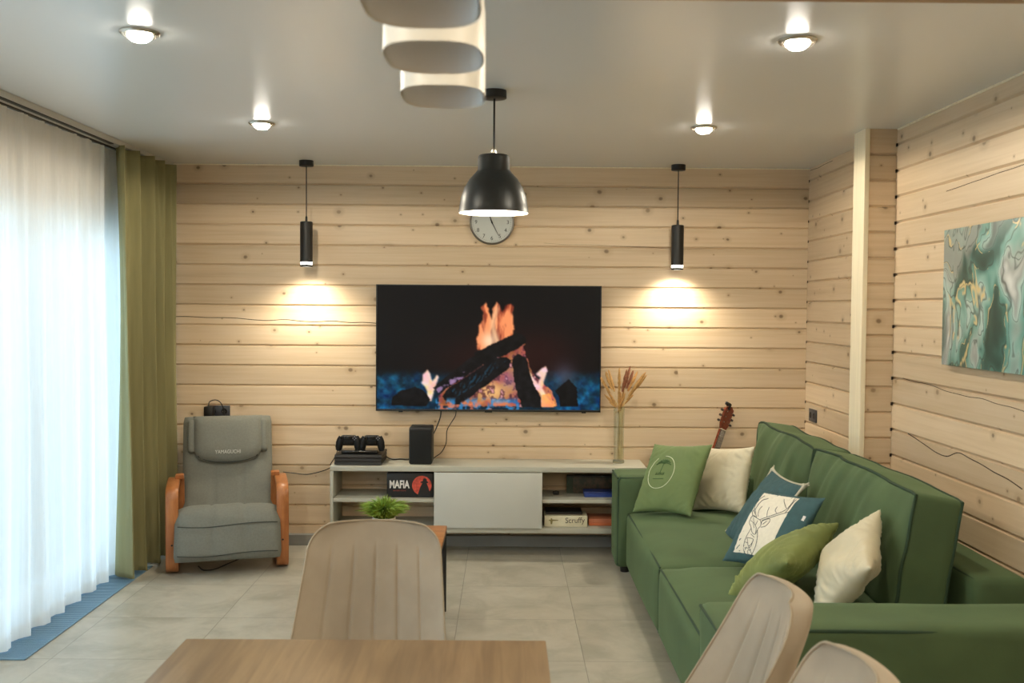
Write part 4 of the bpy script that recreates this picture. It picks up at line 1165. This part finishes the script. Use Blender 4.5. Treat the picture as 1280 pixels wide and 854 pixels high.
# back cushions
for (y0, y1, sd) in ((3.76, 5.00, 8.), (5.008, 6.12, 9.)):
    W_ = y1 - y0
    def dback(p, q, sd=sd, W_=W_):
        lean = math.radians(8.5)
        x_, y_, z_ = p
        puff = .035 * (1 - q.y ** 4) * (1 - q.z ** 4)
        if q.x < 0: x_ -= puff * min(1, -q.x * 1.2)
        wr = .017 * mnoise.noise(Vector((y_ * 5.2 + z_ * 3.5, z_ * 1.3 - y_ * .9, sd))) + .011 * mnoise.noise(Vector((y_ * 13 + z_ * 8, z_ * 3 - y_ * 1.5, sd + 3)))
        x_ += wr * (1 if q.x < 0 else .4)
        if q.z > .3: z_ += .014 * mnoise.noise(Vector((y_ * 3.3, x_ * 4, sd))) * q.z - .012 * (q.y ** 8) * q.z
        return Vector((x_ * math.cos(lean) + z_ * math.sin(lean), y_, z_ * math.cos(lean) - x_ * math.sin(lean)))
    c_ = Vector((1.625, (y0 + y1) / 2, .645))
    o = obj('back_cushion', soft_box(.19, W_, .50, .02, 6, 60, 22, dback, c=c_), M_green, sofa, 60)
    hx, hy, hz = .095 - .005, W_ / 2 - .005, .25 - .004
    def PP(a, b2, c2): return Vector(dback(Vector((a, b2, c2)), Vector((a / .095, b2 / (W_ / 2), c2 / .25)))) + c_
    for xs_ in (-hx, hx):
        loop = [PP(xs_, y_, hz) for y_ in lspace(-hy, hy, 26)] + [PP(xs_, hy, z_) for z_ in lspace(hz, -hz, 12)][1:] + [PP(xs_, y_, -hz) for y_ in lspace(hy, -hy, 26)][1:] + [PP(xs_, -hy, z_) for z_ in lspace(-hz, hz, 12)][1:-1]
        obj('piping', tube_bm(loop, .007, 7, closed=True), M_pipe, o)
for x_, y_ in ((AX0 + .06, AY0 + .05), (AX0 + .06, AY1 - .26), (1.9, AY0 + .05), (1.9, AY1 - .05), (SEAMX + .09, IM)):
    obj('foot', lathe_bm([(.026, 0), (.03, .042)], 16, (x_, y_, 0)), M_black, sofa)

# ------------------------------------------------------------------ throw pillows
class Pil:
    def __init__(s, name, label, c, r, u, w, h, th, m, seed, wr=.006, pinch=.08, lump=0.):
        s.w, s.h, s.th, s.seed, s.wr, s.pinch, s.lump = w, h, th, seed, wr, pinch, lump
        r = Vector(r).normalized(); u = Vector(u); u = (u - r * u.dot(r)).normalized()
        s.root = bpy.data.objects.new(name, None); COL.objects.link(s.root); s.root.empty_display_size = .1
        s.root.matrix_world = plane_m(c, r, u); tag(s.root, label, 'pillow', 'throw pillows on the sofa')
        bm = bmesh.new()
        g_ = [math.sin(PI / 2 * x_) * .35 + x_ * .65 for x_ in lspace(-1, 1, 45)]
        for side in (1, -1): add_grid(bm, lambda a, b2: s.f(a, b2, side), g_, g_)
        bmesh.ops.remove_doubles(bm, verts=bm.verts[:], dist=.0005)
        s.part('cover', bm, m, 80)
    def f(s, a, b2, side=1, off=0.):
        d = max(0, (1 - a * a) * (1 - b2 * b2))
        x_ = a * s.w / 2 * (1 - s.pinch * (1 - b2 * b2) * a * a); y_ = b2 * s.h / 2 * (1 - s.pinch * (1 - a * a) * b2 * b2)
        z_ = side * s.th / 2 * d ** .5
        e_ = d ** .25 * (1 - d) * 1.3
        z_ += side * s.wr * e_ * (mnoise.noise(Vector((a * 6.5 * (1 + 2 * abs(b2)), b2 * 2.2, s.seed + side))) + mnoise.noise(Vector((a * 2.2, b2 * 6.5 * (1 + 2 * abs(a)), s.seed + 4 + side)))) * 1.3
        z_ += s.lump * d * mnoise.noise(Vector((a * 1.6, b2 * 1.6, s.seed + 9)))
        return (x_, y_, z_ + side * off)
    def part(s, nm, bm, m, sm=60): return obj(nm, bm, m, s.root, sm, world=False)
    def line(s, bm, pts, r=.0011, off=.0006):
        add_tube(bm, [s.f(a, b2, 1, off) for a, b2 in pts], r, 5)
def ax(a, t_, ro):
    r = Vector((math.cos(a), -math.sin(a), 0)); b = Vector((math.sin(a), math.cos(a), 0)); u = math.sin(t_) * b + math.cos(t_) * Vector((0, 0, 1))
    c, s = math.cos(ro), math.sin(ro)
    return r * c + u * s, u * c - r * s
M_pgreen = mat('grass_green_cotton', rgb(106, 124, 78), .85, var=.07, vscale=8, bump=.2, sheen=.2)
M_satin = mat('beige_satin', rgb(204, 194, 166), .5, var=.05, vscale=8, sheen=.3)
M_teal = mat('teal_linen', rgb(56, 86, 90), .9, var=.08, vscale=30, bump=.4, bscale=380, sheen=.1)
M_fringe = mat('cream_fringe', rgb(190, 184, 164), .9)
M_velvet = mat('olive_velvet', rgb(112, 122, 66), .7, var=.2, vscale=5, sheen=.6)
M_canvas = mat('cream_print_cloth', rgb(224, 217, 200), .85, var=.04, vscale=60)
M_lineink = mat('dark_line_print', rgb(56, 62, 66), .8)

r, u = ax(.91, .556, .118)
p = Pil('throw_pillow', 'grass green pillow with a white ring print propped at the far arm', (.966, 5.71, .612), r, u, .43, .445, .15, M_pgreen, 1.)
bm = bmesh.new()
def ringpt(a): return (-.16 + .45 * math.cos(a), .04 + .47 * math.sin(a))
p.line(bm, [ringpt(math.radians(d)) for d in range(-237, 96, 8)], .0024)
p.part('ring_print', bm, mat('pale_print', rgb(206, 210, 180), .7), 180)
bm = bmesh.new()   # palm crown and lines of lettering inside the ring
for k in range(9):
    a = math.radians(20 + 140 * k / 8)
    p.line(bm, [(-.13 + .03 * q * math.cos(a) * 2.0 , .28 + (.055 * q * math.sin(a) - .006 * q * q)) for q in lspace(0, 4.6, 7)], .003)
p.line(bm, [(-.13, .28), (-.14, .14), (-.16, -.02)], .002)
p.line(bm, [(-.36, -.16), (-.2, -.165), (.02, -.155)], .0018)
for bx in (-.3, -.22, -.14, -.06): p.line(bm, [(bx, -.06), (bx + .02, .02), (bx + .04, -.06), (bx + .05, .02)], .0016)
p.part('palm_print', bm, mat('dark_green_print_ink', rgb(62, 92, 50), .8), 180)

r, u = ax(1.0, .331, .127)
p = Pil('throw_pillow', 'plain beige satin pillow leaning below the guitar neck', (1.262, 5.74, .606), r, u, .415, .39, .15, M_satin, 2., .009)
r, u = ax(1.494, .644, -.008)
p3 = Pil('throw_pillow', 'plain teal pillow with cream fringed corners behind the deer pillow', (1.29, 4.955, .575), r, u, .45, .44, .10, M_teal, 3.)
bm = bmesh.new()
for side in ((lambda q: (q, 1.)), (lambda q: (1., q)), (lambda q: (q, -1.)), (lambda q: (-1., q))):
    add_tube(bm, [Vector(p3.f(*side(q))) * 1.012 for q in lspace(-1, 1, 21)], [.006 + .006 * abs(q) ** 8 for q in lspace(-1, 1, 21)], 6)
p3.part('fringe', bm, M_fringe)
for a, b2 in ((1, 1), (-1, 1), (-1, -1)):
    c_ = Vector(p3.f(a, b2)); bm = bmesh.new()
    for q in range(7):
        d_ = Vector((a * (1 + random.uniform(-.5, .5)), b2 * (1 + random.uniform(-.5, .5)), random.uniform(-.4, .4))).normalized()
        add_tube(bm, [c_ * .97, c_ + d_ * .016, c_ + d_ * .03], [.006, .004, .0015], 5)
    p3.part('tassel', bm, M_fringe)

r, u = ax(1.118, .651, .075)
k_ = .955
c4 = Vector((1.259 * k_, 4.631 * k_, 1.6 - (1.6 - .548) * k_)) + Vector((0, 0, .01))
p4 = Pil('throw_pillow', 'dark teal pillow with a cream panel of a line-drawn deer', c4, r, u, .41, .395, .115, M_teal, 4., .004)
TLp, Ex, Ey = (345, 270), (273, 70), (-240, 430)
det = Ex[0] * Ey[1] - Ex[1] * Ey[0]
def pan(px, py):
    dx, dy = px - TLp[0], py - TLp[1]
    a = (dx * Ey[1] - dy * Ey[0]) / det; b2 = (Ex[0] * dy - Ex[1] * dx) / det
    return (-.66 + a * 1.12, .86 - b2 * 1.66)
bm = bmesh.new(); add_grid(bm, lambda a, b2: p4.f(a, b2, 1, .0012), lspace(-.66, .46, 20), lspace(-.80, .86, 24))
p4.part('printed_panel', bm, M_canvas, 180)
deer = [[(345, 505), (420, 485), (500, 460), (540, 435), (575, 385), (590, 340)], [(540, 435), (522, 390), (515, 345)], [(475, 470), (460, 445), (472, 415)], [(400, 490), (402, 450), (412, 415)], [(365, 512), (440, 492), (530, 466), (555, 458)], [(530, 466), (560, 420), (600, 352)],
        [(320, 490), (300, 430), (310, 390), (350, 345), (395, 330)], [(300, 450), (285, 400), (310, 340), (360, 300)], [(330, 480), (333, 430), (355, 398)], [(272, 430), (282, 462), (312, 482)], [(272, 430), (292, 405)],
        [(270, 472), (255, 510), (275, 550), (285, 590), (310, 605), (330, 572), (355, 545), (350, 512), (322, 490), (292, 466), (270, 472)], [(290, 480), (300, 520), (318, 560), (310, 600)], [(268, 500), (292, 520), (300, 560)], [(330, 510), (312, 540)],
        [(355, 545), (368, 516), (420, 505), (416, 530), (388, 555), (355, 560)], [(370, 540), (400, 520)],
        [(275, 560), (238, 610), (203, 690), (215, 738), (250, 746), (300, 690), (323, 632), (330, 580)], [(240, 620), (292, 640), (250, 682), (240, 620)], [(215, 690), (262, 690), (292, 640)], [(250, 682), (262, 742)], [(275, 600), (300, 625)], [(225, 650), (245, 660)], [(230, 720), (250, 700)]]
bm = bmesh.new()
for ln in deer:
    q = bez([(*pan(*pt), 0) for pt in ln], 6 * len(ln)) if len(ln) > 2 else [Vector((*pan(*pt), 0)) for pt in ln]
    p4.line(bm, [(v.x, v.y) for v in q], .0013, .0018)
p4.part('deer_drawing', bm, M_lineink, 180)
bm = bmesh.new(); add_grid(bm, lambda a, b2: p4.f(a, b2, 1, .002), lspace(.84, .91, 4), lspace(.30, .42, 5)); p4.part('care_tag', bm, mat('white_tag', rgb(226, 222, 220), .7), 180)

def tipped(name_label, A, B, D, th, m, seed, wr, lump):
    A, B, D = Vector(A), Vector(B), Vector(D)
    e1, e2 = B - A, D - A
    return Pil('throw_pillow', name_label, (B + D) / 2, e2, e1, e2.length, e1.length, th, m, seed, wr, .07, lump)
p5 = tipped('olive velvet pillow tipped on edge, nearest the viewer beside the deer pillow', (1.115, 3.79, .638), (1.382, 4.14, .686), (.93, 4.04, .41), .185, M_velvet, 5., .010, .015)
p6 = tipped('glossy beige satin pillow at the near end of the sofa against the backrest', (1.345, 3.575, .672), (1.49, 3.94, .788), (1.20, 3.76, .40), .165, M_satin, 6., .010, .04)

# ------------------------------------------------------------------ coffee table and plant (mostly behind the dining chair)
ct = thing('coffee_table', 'small coffee table with orange wood top and black metal legs behind the dining chair', 'table', (-.59, 4.94, 0))
X0, X1, Y0, Y1 = -.88, -.30, 4.70, 5.18
obj('tabletop', box_bm(X0, X1, Y0, Y1, .425, .45, bev=.004), plank_wood('orange_wood_top', rgb(186, 132, 84), rgb(160, 106, 62), 0, .4), ct)
for x_ in (X0 + .014, X1 - .014):
    for y_ in (Y0 + .014, Y1 - .014):
        obj('leg', box_bm(x_ - .0125, x_ + .0125, y_ - .0125, y_ + .0125, 0, .425, bev=.002), M_black, ct)
for x_ in (X0 + .014, X1 - .014): obj('rail', box_bm(x_ - .011, x_ + .011, Y0 + .027, Y1 - .027, .40, .424, bev=.002), M_black, ct)
for y_ in (Y0 + .014, Y1 - .014): obj('rail', box_bm(X0 + .027, X1 - .027, y_ - .011, y_ + .011, .40, .424, bev=.002), M_black, ct)
px_, py_ = -.605, 4.98
pl = thing('potted_plant', 'bushy bright green potted plant peeking over the dining chair back', 'plant', (px_, py_, .45))
obj('pot', lathe_bm([(.04, 0), (.052, .02), (.058, .085), (.054, .085), (.05, .03), (.001, .03)], 32, (px_, py_, .45), True, False), mat('white_ceramic_pot', rgb(222, 220, 212), .3), pl)
obj('soil', lathe_bm([(.052, 0), (.051, .003), (.001, .006)], 24, (px_, py_, .525)), mat('dark_soil', rgb(60, 46, 36), .9), pl)
bm = bmesh.new(); rp = random.Random(4)
for i in range(1300):
    a = rp.uniform(0, 2 * PI); sp_ = rp.random() ** .6; ln = rp.uniform(.06, .115)
    dx, dy = math.cos(a) * sp_, math.sin(a) * sp_
    b0 = Vector((px_ + dx * .045, py_ + dy * .045, .525 + rp.uniform(0, .035)))
    pts = []
    for k in range(5):
        s = k / 4
        pts.append(b0 + Vector((dx * ln * s * (.4 + .55 * s), dy * ln * s * (.4 + .55 * s), ln * (.95 * s - .6 * s * s * sp_))))
    tt = (pts[-1] - pts[0]).normalized(); sd = tt.cross(Vector((rp.uniform(-1, 1), rp.uniform(-1, 1), .3))).normalized()
    wv = [.002, .0036, .0034, .0022, .0004]
    A = [bm.verts.new(q - sd * w_) for q, w_ in zip(pts, wv)]; B = [bm.verts.new(q + sd * w_) for q, w_ in zip(pts, wv)]
    for k in range(4): bm.faces.new((A[k], B[k], B[k + 1], A[k + 1]))
obj('foliage', bm, mat('bright_green_blades', rgb(150, 174, 70), .6, c2=rgb(104, 138, 46), vscale=26), pl, 180)

# ------------------------------------------------------------------ dining table and chairs
dt = thing('dining_table', 'brown wood dining table in the foreground', 'table', (-.349, 1.6, 0))
M_table = plank_wood('brown_oak_laminate', rgb(150, 123, 86), rgb(122, 97, 65), 1, .4, 42, 2.2, rgb(108, 84, 56))
X0, X1, Y0, Y1 = -.806, .108, .85, 2.506
obj('tabletop', box_bm(X0, X1, Y0, Y1, .718, .75, bev=.002), M_table, dt, 30)
for x_ in (X0 + .06, X1 - .06):
    for y_ in (Y0 + .06, Y1 - .06):
        obj('leg', box_bm(x_ - .03, x_ + .03, y_ - .03, y_ + .03, 0, .718, bev=.003), M_black, dt, 30)
obj('apron', box_bm(X0 + .05, X1 - .05, Y0 + .05, Y0 + .075, .65, .718), M_black, dt, 30); obj('apron', box_bm(X0 + .05, X1 - .05, Y1 - .075, Y1 - .05, .65, .718), M_black, dt, 30)

M_ch = mat('taupe_velvet', rgb(168, 155, 136), .8, var=.08, vscale=7, bump=.15, bscale=400, sheen=.4)
M_chp = mat('taupe_piping', rgb(166, 152, 130), .8)
SEAMS = (-.66, -.33, 0., .33, .66)
def back_f(u, v, side):
    """Shell of the dining chair backrest: u across, v up; side 0 front, 1 rear."""
    z = .43 + .475 * v
    hw = .248 - .045 * v
    R = .085; top = .905
    if z > top - R:
        d_ = z - (top - R); hw = hw - R + math.sqrt(max(0, R * R - d_ * d_))
    y = .175 + .125 * v - (.035 + .135 * (1 - v) ** 1.2) * abs(u) ** 2.2
    th = .046 * (1 - abs(u) ** 8) ** .5 * (1 if v < .97 else max(0, (1 - v) / .03)) ** .5
    gr = 0.
    if side == 0:
        fade = max(0., min(1., (.86 - v) / .1))
        gr = .006 * fade * sum(math.exp(-((u - q) / .022) ** 2) for q in SEAMS) - .004 * fade * math.cos(3 * PI * u) ** 2 * (1 - abs(u)) * 0
        y2 = y + gr - .004 * (1 - v) * (1 - u * u)
    else: y2 = y + th
    return (u * hw, y2, z)
def dining_chair(loc, rz, label):
    t = thing('dining_chair', label, 'chair', loc, rz, 'taupe dining chairs around the table')
    us = sorted(set([round(x_, 4) for x_ in lspace(-1, 1, 33)] + [q + d_ for q in SEAMS for d_ in (-.045, -.022, -.01, 0, .01, .022, .045)]))
    vs = lspace(0, .78, 16) + lspace(.81, .97, 9) + [.98, .99, .996, 1.]
    bm = bmesh.new()
    for sd in (0, 1): add_grid(bm, lambda a, b2: back_f(a, b2, sd), us, vs)
    bmesh.ops.remove_doubles(bm, verts=bm.verts[:], dist=.0003)
    # close the lower edge
    b_ = obj('backrest', bm, M_ch, t, 70, world=False)
    pth = [back_f(-1, v, 0) for v in vs[:-2]] + [back_f(u_, .9995, 0) for u_ in lspace(-1, 1, 15)] + [back_f(1, v, 0) for v in vs[:-2][::-1]]
    obj('piping', tube_bm([Vector(q) + Vector((0, -.001, 0)) for q in pth], .0035, 6), M_chp, b_, 180, world=False)
    def ds(p, q): return p + Vector((p.x * .0, 0, .012 * (1 - q.x ** 2) * (1 - q.y ** 2) * max(0, q.z) - .02 * max(0, -q.y - .3) * (0 if q.z < 0 else 1)))
    obj('seat', soft_box(.47, .45, .085, .04, 10, 10, 4, ds, c=(0, -.02, .435)), M_ch, t, 60, world=False)
    for sx_ in (-1, 1):
        for yy_, yb in ((-.16, -.22), (.13, .21)):
            obj('leg', tube_bm([(sx_ * .15, yy_, .40), (sx_ * .205, yb, .0)], [.015, .009], 12), M_black, t, 50, world=False)
    obj('seat_frame', box_bm(-.17, .17, -.18, .15, .382, .40, bev=.004), M_black, t, 30, world=False)
    return t
ch = dining_chair((-.412, 2.905, 0), 0., 'taupe velvet dining chair facing the viewer at the far end of the table')
dup(ch, (.41, 2.45, 0), -PI / 2, 'taupe dining chair at the right side of the table, nearer the sofa arm')
dup(ch, (.415, 1.915, 0), -PI / 2, 'taupe dining chair at the bottom right corner, only its rounded top showing')

# ------------------------------------------------------------------ daylight
w = bpy.data.worlds.new('overcast_sky'); SC.world = w; w.use_nodes = True
nt = w.node_tree; bg = nt.nodes['Background']
tc = N(nt, 'ShaderNodeTexCoord'); sp = N(nt, 'ShaderNodeSeparateXYZ'); L(nt, tc.outputs['Generated'], sp.inputs[0])
cr_ = N(nt, 'ShaderNodeValToRGB'); L(nt, math_node(nt, 'MULTIPLY_ADD', sp.outputs[2], .5, .5), cr_.inputs[0])
e_ = cr_.color_ramp.elements; e_[0].position, e_[0].color = .48, (.50, .69, .86, 1); e_[1].position, e_[1].color = .9, (.46, .71, 1., 1)
L(nt, cr_.outputs[0], bg.inputs[0]); bg.inputs[1].default_value = 8.8

# ------------------------------------------------------------------ camera
F = 1244.4
cd = bpy.data.cameras.new('camera'); cam = bpy.data.objects.new('camera', cd); COL.objects.link(cam)
cd.sensor_width = 36; cd.lens = F / 1280 * 36; cd.clip_start = .05
yaw = math.atan(8 / F); pit = math.atan(44 / F); rol = .0075
fw = Vector((math.sin(yaw) * math.cos(pit), math.cos(yaw) * math.cos(pit), -math.sin(pit)))
r0 = Vector((math.cos(yaw), -math.sin(yaw), 0)); u0 = r0.cross(fw)
R_ = r0 * math.cos(rol) + u0 * math.sin(rol); U_ = u0 * math.cos(rol) - r0 * math.sin(rol)
cam.matrix_world = Matrix(((R_.x, U_.x, -fw.x, 0), (R_.y, U_.y, -fw.y, 0), (R_.z, U_.z, -fw.z, 1.6), (0, 0, 0, 1)))
cd.dof.use_dof = True; cd.dof.focus_distance = 6.2; cd.dof.aperture_fstop = 4.5
SC.camera = cam

SC.view_settings.view_transform = 'Standard'; SC.view_settings.look = 'None'; SC.view_settings.gamma = 1
SC.view_settings.use_curve_mapping = False; SC.view_settings.exposure = 0.
